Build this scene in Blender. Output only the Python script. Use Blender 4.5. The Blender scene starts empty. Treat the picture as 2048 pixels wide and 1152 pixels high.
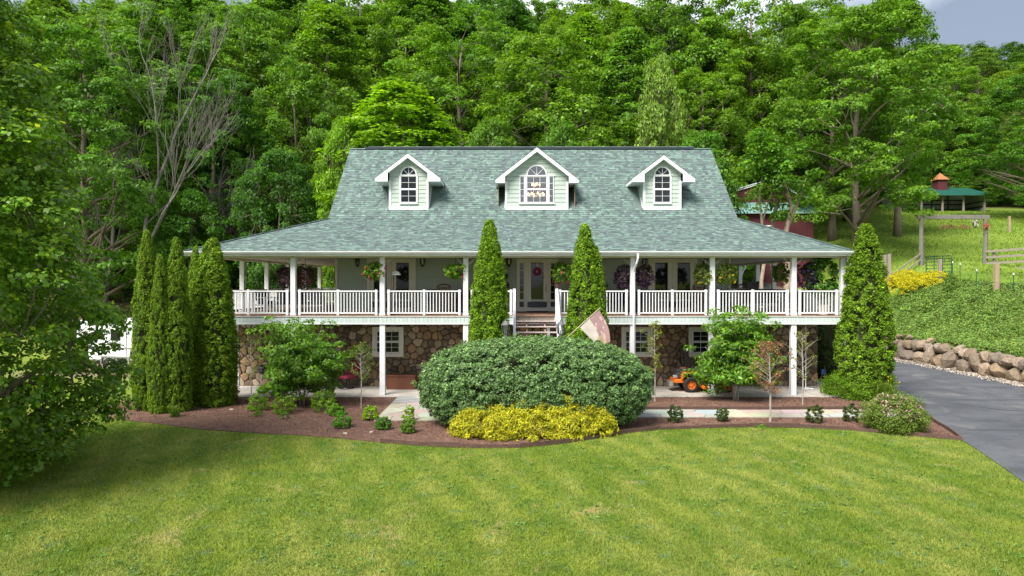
import bpy, math, random
import numpy as np
from mathutils import Vector, Matrix
R = math.radians
scene = bpy.context.scene
COL = scene.collection

# ------------------------------------------------------------------ camera
CAM = (-1.0, -29.94, 4.31)
cam_d = bpy.data.cameras.new('camera'); cam = bpy.data.objects.new('camera', cam_d); COL.objects.link(cam)
cam.location = CAM
cam.rotation_euler = (R(90 - 0.38), 0, 0)
cam_d.sensor_width = 36; cam_d.lens = 36 * 1365 / 2048
cam_d.clip_start = 0.1; cam_d.clip_end = 3000
scene.camera = cam

# ------------------------------------------------------------------ sky and sun
SUN_DIR = Vector((-0.52, -0.66, 0.98)).normalized()      # towards the sun
SUN_EL = math.asin(SUN_DIR.z); SUN_AZ = math.atan2(SUN_DIR.x, SUN_DIR.y)
world = bpy.data.worlds.new('World'); scene.world = world; world.use_nodes = True
wt = world.node_tree; wt.nodes.clear()
wo = wt.nodes.new('ShaderNodeOutputWorld'); mixw = wt.nodes.new('ShaderNodeMixShader')
bg1 = wt.nodes.new('ShaderNodeBackground'); bg2 = wt.nodes.new('ShaderNodeBackground')
sky = wt.nodes.new('ShaderNodeTexSky'); sky.sky_type = 'NISHITA'; sky.sun_disc = False
sky.sun_elevation = SUN_EL; sky.sun_rotation = SUN_AZ
wt.links.new(sky.outputs[0], bg1.inputs[0]); bg1.inputs[1].default_value = 0.12
tcw = wt.nodes.new('ShaderNodeTexCoord'); mpw = wt.nodes.new('ShaderNodeMapping')
mpw.inputs['Scale'].default_value = (1.0, 1.0, 1.9); mpw.inputs['Location'].default_value = (0.0, 0.0, 0.0)
nzw = wt.nodes.new('ShaderNodeTexNoise'); nzw.inputs['Scale'].default_value = 2.4
nzw.inputs['Detail'].default_value = 8; nzw.inputs['Roughness'].default_value = 0.55; nzw.inputs['Distortion'].default_value = 0.35
rmw = wt.nodes.new('ShaderNodeValToRGB')
rmw.color_ramp.elements[0].position = 0.40; rmw.color_ramp.elements[0].color = (0.17, 0.20, 0.25, 1)
rmw.color_ramp.elements[1].position = 0.68; rmw.color_ramp.elements[1].color = (0.82, 0.84, 0.88, 1)
wt.links.new(tcw.outputs['Generated'], mpw.inputs[0]); wt.links.new(mpw.outputs[0], nzw.inputs['Vector'])
wt.links.new(nzw.outputs[0], rmw.inputs[0]); wt.links.new(rmw.outputs[0], bg2.inputs[0])
bg2.inputs[1].default_value = 0.74
mixw.inputs[0].default_value = 0.90
wt.links.new(bg1.outputs[0], mixw.inputs[1]); wt.links.new(bg2.outputs[0], mixw.inputs[2]); wt.links.new(mixw.outputs[0], wo.inputs[0])

sun_d = bpy.data.lights.new('sun', 'SUN'); sun = bpy.data.objects.new('sun', sun_d); COL.objects.link(sun)
sun_d.energy = 3.0; sun_d.angle = R(30); sun_d.color = (1.0, 0.95, 0.86)
sun.rotation_euler = (-SUN_DIR).to_track_quat('-Z', 'Y').to_euler(); sun.location = (-20, -20, 40)

scene.view_settings.view_transform = 'Standard'
scene.view_settings.look = 'None'
scene.view_settings.exposure = 1.42
scene.view_settings.gamma = 1.0
scene.render.engine = 'CYCLES'
scene.cycles.max_bounces = 8; scene.cycles.diffuse_bounces = 4; scene.cycles.glossy_bounces = 3
scene.cycles.transmission_bounces = 4; scene.cycles.transparent_max_bounces = 8
scene.cycles.use_denoising = True; scene.cycles.denoiser = 'OPENIMAGEDENOISE'; scene.cycles.denoising_prefilter = 'NONE'
scene.cycles.denoising_input_passes = 'RGB_ALBEDO_NORMAL'; scene.cycles.use_adaptive_sampling = False

# ------------------------------------------------------------------ places
F = 1365.0
def at(px, py, D):
    """world point seen at photo pixel (px,py) at a distance D in front of the camera"""
    return Vector((CAM[0] + (px - 1024) * D / F, CAM[1] + D, CAM[2] - (py - 567) * D / F))
def g(px, py, z=0.0):
    D = (CAM[2] - z) * F / (py - 567)
    p = at(px, py, D); p.z = z
    return p
def sstep(a, b, x):
    t = np.clip((np.asarray(x, float) - a) / (b - a), 0, 1)
    return t * t * (3 - 2 * t)
def terrain(x, y):
    x = np.asarray(x, float); y = np.asarray(y, float)
    ramp = np.where(y < 9, 0, np.where(y < 28, (y - 9) * 0.25, 4.75 + (y - 28) * 0.22))
    ramp = ramp * sstep(7, 14, y)
    bank = 1.05 + 3.6 * sstep(21.2, 30.0, x)
    plat = np.where(y < 10, 0, np.where(y < 16, (y - 10) * 0.06, 0.36 + (y - 16) * 0.19))
    right = bank + plat
    k = sstep(21.35, 21.75, x)
    k2 = sstep(18, 26, y) 
    z = np.where(y < 18, ramp * (1 - k) + right * k, ramp * (1 - sstep(19, 24, x)) + right * sstep(19, 24, x))
    y0 = 31 + 40 * sstep(18, 42, x)
    up = np.clip(y - y0, 0, None)
    hill = 0.30 * up * sstep(0, 14, up)
    cap = 47 + 10 * np.sin(x * 0.02 + 1.0) - 16 * np.exp(-((x - 14) / 16) ** 2) + 0.10 * np.clip(-x, 0, 100) - 0.02 * np.clip(x - 40, 0, 200) + 14 * sstep(8, -25, x)
    hill = cap * (1 - np.exp(-hill / cap))
    return z + hill
def tz(x, y): return float(terrain(x, y))

# ------------------------------------------------------------------ object helpers
def tag(o, label=None, cat=None, group=None, kind=None):
    if label: o['label'] = label
    if cat: o['category'] = cat
    if group: o['group'] = group
    if kind: o['kind'] = kind
    return o
def empty(name, loc=(0, 0, 0), rz=0.0, parent=None):
    o = bpy.data.objects.new(name, None); COL.objects.link(o)
    o.location = loc; o.rotation_euler = (0, 0, rz); o.empty_display_size = 0.2
    if parent: o.parent = parent
    return o
def link(name, me, parent=None, loc=None, rot=None, scale=None):
    o = bpy.data.objects.new(name, me); COL.objects.link(o)
    if parent: o.parent = parent
    if loc is not None: o.location = loc
    if rot is not None: o.rotation_euler = rot
    if scale is not None: o.scale = scale
    return o
def copy_tree(o, parent=None):
    c = o.copy(); COL.objects.link(c); c.parent = parent
    for ch in list(o.children): copy_tree(ch, c)
    return c

class MB:
    """collects faces, then links them as ONE mesh object"""
    def __init__(s): s.v = []; s.f = []; s.c = []; s.col = None; s.sm = []; s.smooth = False
    def face(s, idx): s.f.append(idx); s.c.append(s.col); s.sm.append(s.smooth)
    def add(s, vs, fs):
        b = len(s.v); s.v.extend([tuple(p) for p in vs])
        for f in fs: s.face([i + b for i in f])
        return s
    def box(s, x0, x1, y0, y1, z0, z1):
        if x0 > x1: x0, x1 = x1, x0
        if y0 > y1: y0, y1 = y1, y0
        if z0 > z1: z0, z1 = z1, z0
        return s.add([(x0,y0,z0),(x1,y0,z0),(x1,y1,z0),(x0,y1,z0),(x0,y0,z1),(x1,y0,z1),(x1,y1,z1),(x0,y1,z1)],
              [(0,3,2,1),(4,5,6,7),(0,1,5,4),(1,2,6,5),(2,3,7,6),(3,0,4,7)])
    def bevbox(s, x0, x1, y0, y1, z0, z1, b=0.01):
        """box with chamfered edges in plan and section (rounded block)"""
        def ring(z, i): return [(x0+i+b,y0+i,z),(x1-i-b,y0+i,z),(x1-i,y0+i+b,z),(x1-i,y1-i-b,z),(x1-i-b,y1-i,z),(x0+i+b,y1-i,z),(x0+i,y1-i-b,z),(x0+i,y0+i+b,z)]
        vs = ring(z0, b) + ring(z0+b, 0) + ring(z1-b, 0) + ring(z1, b)
        fs = [tuple(range(7,-1,-1)), tuple(range(24,32))]
        for k in range(3):
            for i in range(8):
                j = (i+1) % 8; fs.append((k*8+i, k*8+j, k*8+8+j, k*8+8+i))
        return s.add(vs, fs)
    def bar(s, a, b, w, h=None):
        """square-section bar from a to b"""
        h = w if h is None else h
        a = Vector(a); b = Vector(b); d = (b-a).normalized()
        up = Vector((0,0,1)) if abs(d.z) < 0.95 else Vector((0,1,0))
        sx = d.cross(up).normalized()*w/2; sy = sx.cross(d).normalized()*h/2
        vs = [a-sx-sy,a+sx-sy,a+sx+sy,a-sx+sy,b-sx-sy,b+sx-sy,b+sx+sy,b-sx+sy]
        return s.add(vs, [(0,1,2,3),(4,7,6,5),(0,4,5,1),(1,5,6,2),(2,6,7,3),(3,7,4,0)])
    def tube(s, pts, rad, n=8, cap=True):
        pts = [Vector(p) for p in pts]; m = len(pts)
        if not hasattr(rad, '__len__'): rad = [rad]*m
        b = len(s.v); prev = None
        for i, p in enumerate(pts):
            d = (pts[min(i+1,m-1)] - pts[max(i-1,0)])
            d = d.normalized() if d.length > 1e-9 else Vector((0,0,1))
            if prev is None:
                up = Vector((0,0,1)) if abs(d.z) < 0.9 else Vector((1,0,0))
                sx = d.cross(up).normalized()
            else:
                sx = (prev - d*prev.dot(d))
                sx = sx.normalized() if sx.length > 1e-6 else d.orthogonal().normalized()
            prev = sx; sy = d.cross(sx)
            for k in range(n):
                a = 2*math.pi*k/n
                s.v.append(tuple(p + (sx*math.cos(a) + sy*math.sin(a))*rad[i]))
        for i in range(m-1):
            for k in range(n):
                j = (k+1) % n
                s.face([b+i*n+k, b+i*n+j, b+i*n+n+j, b+i*n+n+k])
        if cap:
            s.face([b+k for k in range(n-1,-1,-1)]); s.face([b+(m-1)*n+k for k in range(n)])
        return s
    def lathe(s, prof, c=(0,0,0), n=16, axis='z', closed=False):
        """prof = [(r,h)...] turned round an axis through c"""
        b = len(s.v); m = len(prof)
        for r, h in prof:
            for k in range(n):
                a = 2*math.pi*k/n; x, y = r*math.cos(a), r*math.sin(a)
                p = (x,y,h) if axis == 'z' else ((h,x,y) if axis == 'x' else (y,h,x))
                s.v.append((c[0]+p[0], c[1]+p[1], c[2]+p[2]))
        rng = m if closed else m-1
        for i in range(rng):
            i2 = (i+1) % m
            for k in range(n):
                j = (k+1) % n; s.face([b+i*n+k, b+i*n+j, b+i2*n+j, b+i2*n+k])
        if not closed:
            if prof[0][0] > 1e-6: s.face([b+k for k in range(n-1,-1,-1)])
            if prof[-1][0] > 1e-6: s.face([b+(m-1)*n+k for k in range(n)])
        return s
    def prism(s, poly, y0, y1):
        """poly in (x,z), extruded along y"""
        n = len(poly)
        vs = [(x,y0,z) for x,z in poly] + [(x,y1,z) for x,z in poly]
        fs = [tuple(range(n)), tuple(range(2*n-1,n-1,-1))] + [(i,i+n,(i+1)%n+n,(i+1)%n) for i in range(n)]
        return s.add(vs, fs)
    def prism_x(s, poly, x0, x1):
        """poly in (y,z), extruded along x"""
        n = len(poly)
        vs = [(x0,y,z) for y,z in poly] + [(x1,y,z) for y,z in poly]
        fs = [tuple(range(n-1,-1,-1)), tuple(range(n,2*n))] + [(i,(i+1)%n,(i+1)%n+n,i+n) for i in range(n)]
        return s.add(vs, fs)
    def slab(s, poly, z0, z1):
        n = len(poly)
        vs = [(x,y,z0) for x,y in poly] + [(x,y,z1) for x,y in poly]
        fs = [tuple(range(n-1,-1,-1)), tuple(range(n,2*n))] + [(i,(i+1)%n,(i+1)%n+n,i+n) for i in range(n)]
        return s.add(vs, fs)
    def mesh(s, name, mat):
        me = bpy.data.meshes.new(name); me.from_pydata(s.v, [], s.f)
        if any(c is not None for c in s.c):
            at_ = me.attributes.new('tint', 'FLOAT_COLOR', 'FACE')
            at_.data.foreach_set('color', np.array([(*(c or (1,1,1)), 1.0) for c in s.c], np.float32).ravel())
        if any(s.sm): me.polygons.foreach_set('use_smooth', s.sm)
        if mat: me.materials.append(mat)
        me.update(); return me
    def build(s, name, mat, parent=None, loc=None, rot=None):
        return link(name, s.mesh(name, mat), parent, loc, rot)
def boxo(name, mat, parent, *a): return MB().box(*a).build(name, mat, parent)

# ------------------------------------------------------------------ materials
MATS = {}
def nodes(name):
    m = bpy.data.materials.new(name); m.use_nodes = True; t = m.node_tree
    return m, t, t.nodes['Principled BSDF']
def N(t, kind, **kw):
    n = t.nodes.new(kind)
    for k, v in kw.items():
        if k in n.inputs: n.inputs[k].default_value = v
        else: setattr(n, k, v)
    return n
def mul(t, a, b, fac=1.0):
    m = N(t, 'ShaderNodeMix', data_type='RGBA', blend_type='MULTIPLY'); m.inputs[0].default_value = fac
    for i, x in ((6, a), (7, b)):
        if hasattr(x, 'links'): t.links.new(x, m.inputs[i])
        else: m.inputs[i].default_value = (*x, 1)
    return m.outputs[2]
def blend(t, fac, a, b):
    m = N(t, 'ShaderNodeMix', data_type='RGBA')
    if hasattr(fac, 'links'): t.links.new(fac, m.inputs[0])
    else: m.inputs[0].default_value = fac
    for i, x in ((6, a), (7, b)):
        if hasattr(x, 'links'): t.links.new(x, m.inputs[i])
        else: m.inputs[i].default_value = (*x, 1)
    return m.outputs[2]
def coords(t, world=False):
    if world: return N(t, 'ShaderNodeNewGeometry').outputs['Position']
    return N(t, 'ShaderNodeTexCoord').outputs['Object']
def noise(t, vec, scale, detail=4, rough=0.55, lo=0.35, hi=0.65, stretch=None, dist=0.0):
    if stretch:
        mp = N(t, 'ShaderNodeMapping'); mp.inputs['Scale'].default_value = stretch
        t.links.new(vec, mp.inputs[0]); vec = mp.outputs[0]
    n = N(t, 'ShaderNodeTexNoise', Scale=scale, Detail=detail, Roughness=rough, Distortion=dist)
    t.links.new(vec, n.inputs['Vector'])
    r = N(t, 'ShaderNodeMapRange'); r.inputs['From Min'].default_value = lo; r.inputs['From Max'].default_value = hi
    t.links.new(n.outputs[0], r.inputs['Value'])
    return r.outputs[0]
def bump(t, p, h, dist=0.01, strength=0.6):
    b = N(t, 'ShaderNodeBump', Distance=dist, Strength=strength); t.links.new(h, b.inputs['Height']); t.links.new(b.outputs[0], p.inputs['Normal'])
def simple(name, col, rough=0.6, var=0.12, scale=6.0, bmp=0.0, bscale=40, metal=0.0, tint=False, objcol=False, stretch=None, spec=None, world=False, var2=None):
    if name in MATS: return MATS[name]
    m, t, p = nodes(name)
    p.inputs['Roughness'].default_value = rough; p.inputs['Metallic'].default_value = metal
    if spec is not None: p.inputs['Specular IOR Level'].default_value = spec
    v = coords(t, world)
    lo = tuple(c*(1-var) for c in col); hi = tuple(min(1, c*(1+var)) for c in col)
    if var2: hi = var2
    c = blend(t, noise(t, v, scale, 6, 0.6, 0.3, 0.7, stretch), lo, hi)
    if tint:
        a = N(t, 'ShaderNodeAttribute', attribute_name='tint'); c = mul(t, c, a.outputs['Color'])
    if objcol:
        a = N(t, 'ShaderNodeObjectInfo'); c = mul(t, c, a.outputs['Color'])
    t.links.new(c, p.inputs['Base Color'])
    if bmp: bump(t, p, noise(t, v, bscale, 4, 0.6, 0.2, 0.8, stretch), bmp, 0.7)
    MATS[name] = m; return m
def leafmat(name, col, trans=0.3, rough=0.5, tcol=None, spec=0.35):
    """leaf: colour x leaf tint x colour of its plant, some light passes through"""
    if name in MATS: return MATS[name]
    m, t, p = nodes(name)
    a = N(t, 'ShaderNodeAttribute', attribute_name='tint'); oi = N(t, 'ShaderNodeObjectInfo')
    c = mul(t, mul(t, col, a.outputs['Color']), oi.outputs['Color'])
    t.links.new(c, p.inputs['Base Color']); p.inputs['Roughness'].default_value = rough
    p.inputs['Specular IOR Level'].default_value = spec
    tr = N(t, 'ShaderNodeBsdfTranslucent'); c2 = mul(t, c, tcol or (1.3, 1.35, 0.6)); t.links.new(c2, tr.inputs[0])
    mx = N(t, 'ShaderNodeMixShader'); mx.inputs[0].default_value = trans
    out = t.nodes['Material Output']
    t.links.new(p.outputs[0], mx.inputs[1]); t.links.new(tr.outputs[0], mx.inputs[2]); t.links.new(mx.outputs[0], out.inputs[0])
    MATS[name] = m; return m
def glassmat(name, refl=0.0, dark=(0.012, 0.014, 0.015)):
    m, t, p = nodes(name)
    p.inputs['Base Color'].default_value = (*dark, 1); p.inputs['Roughness'].default_value = 0.03
    p.inputs['Specular IOR Level'].default_value = 0.45; p.inputs['Coat Weight'].default_value = refl; p.inputs['Coat Roughness'].default_value = 0.02
    MATS[name] = m; return m
def clearglass(name):
    m, t, p = nodes(name)
    tr = N(t, 'ShaderNodeBsdfTransparent'); tr.inputs[0].default_value = (0.85, 0.88, 0.88, 1)
    gl = N(t, 'ShaderNodeBsdfGlossy', Roughness=0.02); mx = N(t, 'ShaderNodeMixShader'); fr = N(t, 'ShaderNodeFresnel', IOR=1.5)
    ad = N(t, 'ShaderNodeMath', operation='MULTIPLY_ADD'); ad.inputs[1].default_value = 1.0; ad.inputs[2].default_value = 0.10
    t.links.new(fr.outputs[0], ad.inputs[0]); t.links.new(ad.outputs[0], mx.inputs[0])
    t.links.new(tr.outputs[0], mx.inputs[1]); t.links.new(gl.outputs[0], mx.inputs[2])
    t.links.new(mx.outputs[0], t.nodes['Material Output'].inputs[0]); MATS[name] = m; return m

WHITE = simple('white_paint', (0.73, 0.735, 0.76), 0.45, 0.10, 1.7)
OFFWHITE = simple('cream_paint', (0.72, 0.70, 0.64), 0.5, 0.06, 3.0)
SIDING = simple('sage_siding', (0.40, 0.47, 0.42), 0.6, 0.07, 2.0, 0.002, 30, stretch=(0.3, 1, 6))
SKIRT = simple('pale_sage_skirt', (0.47, 0.54, 0.52), 0.6, 0.08, 3.0, objcol=True)
SHINGLE = simple('shingle', (1, 1, 1), 0.9, 0.16, 30, 0.004, 120, tint=True)
ROOFDECK = simple('roof_underlay', (0.10, 0.14, 0.13), 0.9)
STONE = simple('field_stone', (1, 1, 1), 0.85, 0.28, 9, 0.02, 18, tint=True, spec=0.2)
MORTAR = simple('mortar', (0.11, 0.083, 0.062), 0.95, 0.2, 20, 0.01, 60)
GLASS = glassmat('window_glass')
CLEAR = clearglass('clear_glass')
NAVYP = simple('navy_panel', (0.012, 0.016, 0.05), 0.3, 0.1)
DECKW = simple('deck_wood', (0.27, 0.165, 0.115), 0.7, 0.2, 8, 0.004, 40, objcol=True, stretch=(6, 0.5, 6))
TREADW = simple('grey_tread_wood', (0.50, 0.42, 0.40), 0.7, 0.15, 8, stretch=(0.5, 6, 6))
BLACKM = simple('black_metal', (0.012, 0.012, 0.013), 0.4, 0.1)
BRASS = simple('brass', (0.6, 0.42, 0.10), 0.3, 0.1, metal=1.0)
CONC = simple('concrete', (0.42, 0.385, 0.34), 0.85, 0.16, 0.9, 0.004, 60, var2=(0.50, 0.47, 0.43))
BARK = simple('bark', (0.16, 0.125, 0.095), 0.9, 0.35, 5, 0.03, 12, stretch=(3, 3, 0.6), objcol=True)
PALEBARK = simple('pale_bark', (0.36, 0.33, 0.29), 0.9, 0.3, 5, 0.02, 12, stretch=(3, 3, 0.6))
GREYWOOD = simple('weathered_wood', (0.26, 0.22, 0.19), 0.85, 0.25, 6, 0.006, 25, stretch=(3, 3, 0.6))

# ------------------------------------------------------------------ foliage helpers
def unit(a): return a / np.maximum(np.linalg.norm(a, axis=-1, keepdims=True), 1e-9)
def quad_mesh(name, V, tint, mat, k=4):
    """V: (n*k,3) vertices, one k-gon for each run of k"""
    n = len(V) // k
    me = bpy.data.meshes.new(name)
    me.vertices.add(n*k); me.vertices.foreach_set('co', V.astype(np.float32).ravel())
    me.loops.add(n*k); me.loops.foreach_set('vertex_index', np.arange(n*k, dtype=np.int32))
    me.polygons.add(n); me.polygons.foreach_set('loop_start', np.arange(0, n*k, k, dtype=np.int32))
    if tint is not None:
        a = me.attributes.new('tint', 'FLOAT_COLOR', 'FACE')
        a.data.foreach_set('color', np.concatenate([tint, np.ones((n,1))], 1).astype(np.float32).ravel())
    me.materials.append(mat); me.update(calc_edges=True)
    return me
def leaf_quads(rng, P, Nn, size, aspect=0.6, sdev=0.3, droop=0.0, tan=None, tri=False):
    """folded diamond leaves at P facing Nn"""
    n = len(P)
    r = rng.normal(size=(n,3)) if tan is None else tan + rng.normal(size=(n,3))*0.35
    r[:,2] -= droop
    t = unit(r - Nn*np.sum(r*Nn, 1, keepdims=True)); b = np.cross(Nn, t)
    L = (size*np.clip(rng.normal(1, sdev, n), 0.45, 1.9))[:,None]; W = L*aspect
    if tri:
        V = np.empty((n,3,3)); V[:,0] = P - t*L*0.5 + b*W*0.5; V[:,1] = P - t*L*0.5 - b*W*0.5; V[:,2] = P + t*L*0.5
        return V.reshape(-1,3)
    f = Nn*L*0.12
    V = np.empty((n,4,3)); V[:,0] = P - t*L*0.5; V[:,1] = P + b*W*0.5 + f - t*L*0.05; V[:,2] = P + t*L*0.5; V[:,3] = P - b*W*0.5 + f - t*L*0.05
    return V.reshape(-1,3)
def tints(rng, n, clump=None, var=0.22, yellow=0.25, young=(1.5,1.35,0.9), youngp=0.1):
    b = np.clip(rng.normal(1, var, n), 0.45, 1.7)
    if clump is not None: b = b*clump
    y = rng.uniform(-1, 1, n)*yellow
    T = np.stack([b*(1+y*0.6), b, b*(1-np.abs(y)*0.5)], 1)
    k = rng.random(n) < youngp
    T[k] *= np.array(young)
    return T
def clumped(rng, C, Dn, rad, k, size, up=0.6, rnd=0.5, aspect=0.6, upper=0.25, fill=0.55, var=0.2, cvar=0.14, yellow=0.25, youngp=0.08, droop=0.0, young=(1.5,1.35,0.9), tri=False, tip=0.0):
    """leaves over many small clumps: C centres, Dn outward directions, rad (n,3); returns vertices and tints"""
    n = len(C)
    d = rng.normal(size=(n,k,3)); d[:,:,2] += upper; d += Dn[:,None,:]*0.5; d = unit(d)
    q = fill + (1-fill)*rng.random((n,k,1))**0.6
    P = C[:,None,:] + d*q*rad[:,None,:]
    Nn = unit(d*0.55 + Dn[:,None,:]*0.35 + np.array([0,0,up]) + rng.normal(size=(n,k,3))*rnd)
    cl = np.repeat(np.clip(rng.normal(1, cvar, n), 0.6, 1.5), k)
    P = P.reshape(-1,3); Nn = Nn.reshape(-1,3)
    T = tints(rng, n*k, cl, var, yellow, young, youngp)
    if tip:   # paler, yellower tint on outer leaves of each clump's upper side
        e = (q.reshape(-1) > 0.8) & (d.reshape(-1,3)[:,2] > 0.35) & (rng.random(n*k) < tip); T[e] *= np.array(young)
    return leaf_quads(rng, P, Nn, size, aspect, droop=droop, tri=tri), T
def ell_shell(rng, n, c, r, zmin=-1.0, power=2.0, lump=0.08, inner=0.0):
    """points on a lumpy (super)ellipsoid with outward directions"""
    d = unit(rng.normal(size=(n*3,3))); d = d[d[:,2] > zmin][:n]
    a = np.abs(d); s = (a[:,0]**power + a[:,1]**power + a[:,2]**power)**(-1/power)
    q = s*(1 + rng.normal(0, lump, len(d)))
    if inner: q *= 1 - inner*rng.random(len(d))
    P = d*q[:,None]*np.array(r) + np.array(c)
    return P, unit(d/np.array(r))
def merge(parts):
    return np.concatenate([p[0] for p in parts]), np.concatenate([p[1] for p in parts])
LEAF = leafmat('forest_leaf', (0.098, 0.205, 0.020), 0.42)
# ================================================================== GROUND
def inpoly(px, py, poly):
    px = np.asarray(px); py = np.asarray(py); ins = np.zeros(px.shape, bool); n = len(poly)
    for i in range(n):
        x0, y0 = poly[i]; x1, y1 = poly[(i+1) % n]
        if y0 == y1: continue
        c = ((y0 > py) != (y1 > py)) & (px < (x1-x0)*(py-y0)/(y1-y0) + x0)
        ins ^= c
    return ins
def lawn_color(t, v):
    a = noise(t, v, 0.35, 5, 0.6, 0.36, 0.64)
    c = blend(t, a, (0.122, 0.190, 0.017), (0.222, 0.275, 0.040))
    s = noise(t, v, 0.55, 3, 0.5, 0.42, 0.66, stretch=(1.6, 0.22, 1))
    c = blend(t, s, c, (0.270, 0.302, 0.065))
    wv = N(t, 'ShaderNodeTexWave', Scale=0.32, Distortion=1.6, Detail=2.0); wv.bands_direction = 'X'
    mpv = N(t, 'ShaderNodeMapping'); mpv.inputs['Rotation'].default_value = (0, 0, R(-24)); t.links.new(v, mpv.inputs[0]); t.links.new(mpv.outputs[0], wv.inputs['Vector'])
    wr = N(t, 'ShaderNodeMapRange'); wr.inputs['To Min'].default_value = 0.0; wr.inputs['To Max'].default_value = 0.42; t.links.new(wv.outputs['Fac'], wr.inputs['Value'])
    c = blend(t, wr.outputs[0], c, (0.085, 0.165, 0.014))
    b = noise(t, v, 1.6, 7, 0.68, 0.48, 0.72)
    c = blend(t, b, c, (0.085, 0.17, 0.022))
    d = noise(t, v, 0.8, 7, 0.68, 0.59, 0.74, dist=0.4)
    c = blend(t, d, c, (0.40, 0.34, 0.14))
    c = blend(t, noise(t, v, 2.6, 5, 0.6, 0.58, 0.70), c, (0.15, 0.235, 0.085))
    c = blend(t, noise(t, v, 4.5, 4, 0.6, 0.60, 0.72), c, (0.205, 0.275, 0.022))
    return c
def ground_mat():
    m, t, p = nodes('grass_and_earth'); v = coords(t, True)
    c = lawn_color(t, v)
    c = mul(t, c, blend(t, noise(t, v, 28, 5, 0.7, 0.3, 0.7), (0.72, 0.72, 0.72), (1.2, 1.2, 1.2)))
    pas = blend(t, noise(t, v, 0.18, 6, 0.65, 0.4, 0.62), (0.125, 0.215, 0.025), (0.205, 0.285, 0.045))
    pas = blend(t, noise(t, v, 0.9, 8, 0.75, 0.64, 0.74), pas, (0.34, 0.30, 0.22))
    pas = mul(t, pas, blend(t, noise(t, v, 6, 4, 0.7, 0.3, 0.7), (0.78, 0.78, 0.78), (1.15, 1.15, 1.15)))
    litter = blend(t, noise(t, v, 1.5, 6, 0.65), (0.05, 0.045, 0.02), (0.10, 0.075, 0.045))
    dirt = blend(t, noise(t, v, 0.5, 6, 0.65), (0.16, 0.10, 0.07), (0.26, 0.21, 0.17))
    a = N(t, 'ShaderNodeAttribute', attribute_name='zone'); sp = N(t, 'ShaderNodeSeparateColor'); t.links.new(a.outputs['Color'], sp.inputs[0])
    c = blend(t, sp.outputs[0], c, pas); c = blend(t, sp.outputs[2], c, dirt); c = blend(t, sp.outputs[1], c, litter)
    t.links.new(c, p.inputs['Base Color']); p.inputs['Roughness'].default_value = 0.95; p.inputs['Specular IOR Level'].default_value = 0.1
    bump(t, p, noise(t, v, 22, 5, 0.7, 0.2, 0.8), 0.03, 0.8)
    return m
xs = np.unique(np.concatenate([[-900,-500,-300,-200,-150], np.arange(-120,-30,5), np.arange(-30,20,1.0), np.arange(20,23.2,0.2), np.arange(23.2,40,0.8), np.arange(40,130,4), [150,200,300,500,900]]).round(3))
ys = np.unique(np.concatenate([[-600,-300,-150,-80,-50], np.arange(-40,40,1.0), np.arange(40,200,4), [220,260,320,400,600]]).round(3))
GX, GY = np.meshgrid(xs, ys); GZ = terrain(GX, GY)
nx, ny = len(xs), len(ys)
me = bpy.data.meshes.new('ground')
idx = np.arange(nx*ny).reshape(ny, nx)
fs = np.stack([idx[:-1,:-1], idx[:-1,1:], idx[1:,1:], idx[1:,:-1]], -1).reshape(-1,4)
me.from_pydata(np.stack([GX,GY,GZ], -1).reshape(-1,3).tolist(), [], fs.tolist())
forest = np.clip(sstep(24, 31, GY)*(1 - sstep(20, 27, GX)) + sstep(66, 74, GY) + sstep(-16,-22,GX)*sstep(10,16,GY), 0, 1)
past = sstep(21, 24, GX)
dirt = sstep(9, 12, GY)*(1 - sstep(21, 24, GX))*sstep(-2, 4, GX) + sstep(0,3,GY)*(1-sstep(-15.5,-14,GX))*sstep(-26,-23,GX)*(1-sstep(16,22,GY))
za = me.attributes.new('zone', 'FLOAT_COLOR', 'POINT')
za.data.foreach_set('color', np.stack([past, forest, np.clip(dirt,0,1), np.ones_like(past)], -1).astype(np.float32).ravel())
me.polygons.foreach_set('use_smooth', [True]*len(me.polygons))
me.materials.append(ground_mat()); me.update()
ground = link('ground', me); tag(ground, 'green lawn, pasture and hillside ground', 'ground', kind='structure')

# ---- planting bed, patio, path, driveway outlines
edge_px = [(205,836),(300,847),(400,860),(520,868),(600,872),(680,878),(760,886),(850,893),(920,896),(980,897),(1040,896),(1090,892),(1140,886),(1190,878),(1230,871),(1270,865),(1320,860),(1400,857),(1500,855),(1600,856),(1700,861),(1790,869),(1860,876),(1925,882)]
EDGE = [g(*q) for q in edge_px]
drive_l = [(3.0,-34),(6.2,-25),(8.3,-20),(10.1,-15.1),(10.75,-13.2),(11.4,-11.1),(12.0,-9.1),(12.9,-6.6),(13.4,-4.7),(14.0,-1),(14.5,5),(14.8,12),(15.5,20),(17,28),(18,36)]
drive_r = [(26,-34),(22.5,-25),(20.6,-20),(20.2,-15.1),(20.1,-13.2),(20.0,-11.1),(20.0,-9.1),(20.0,-6.6),(20.0,-4.7),(20.2,-1),(20.7,5),(20.3,12),(19.6,20),(20.2,28),(21,36)]
BED = [(p.x, p.y) for p in EDGE] + [(12.0,-9.1),(12.9,-6.6),(13.4,-4.9),(13.4,-4.0),(12.0,-3.2),(12.0,-4.29),(-13.2,-4.29),(-14.6,-4.2),(-15.4,-5.6)]
DRIVE = drive_l + drive_r[::-1]
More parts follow.
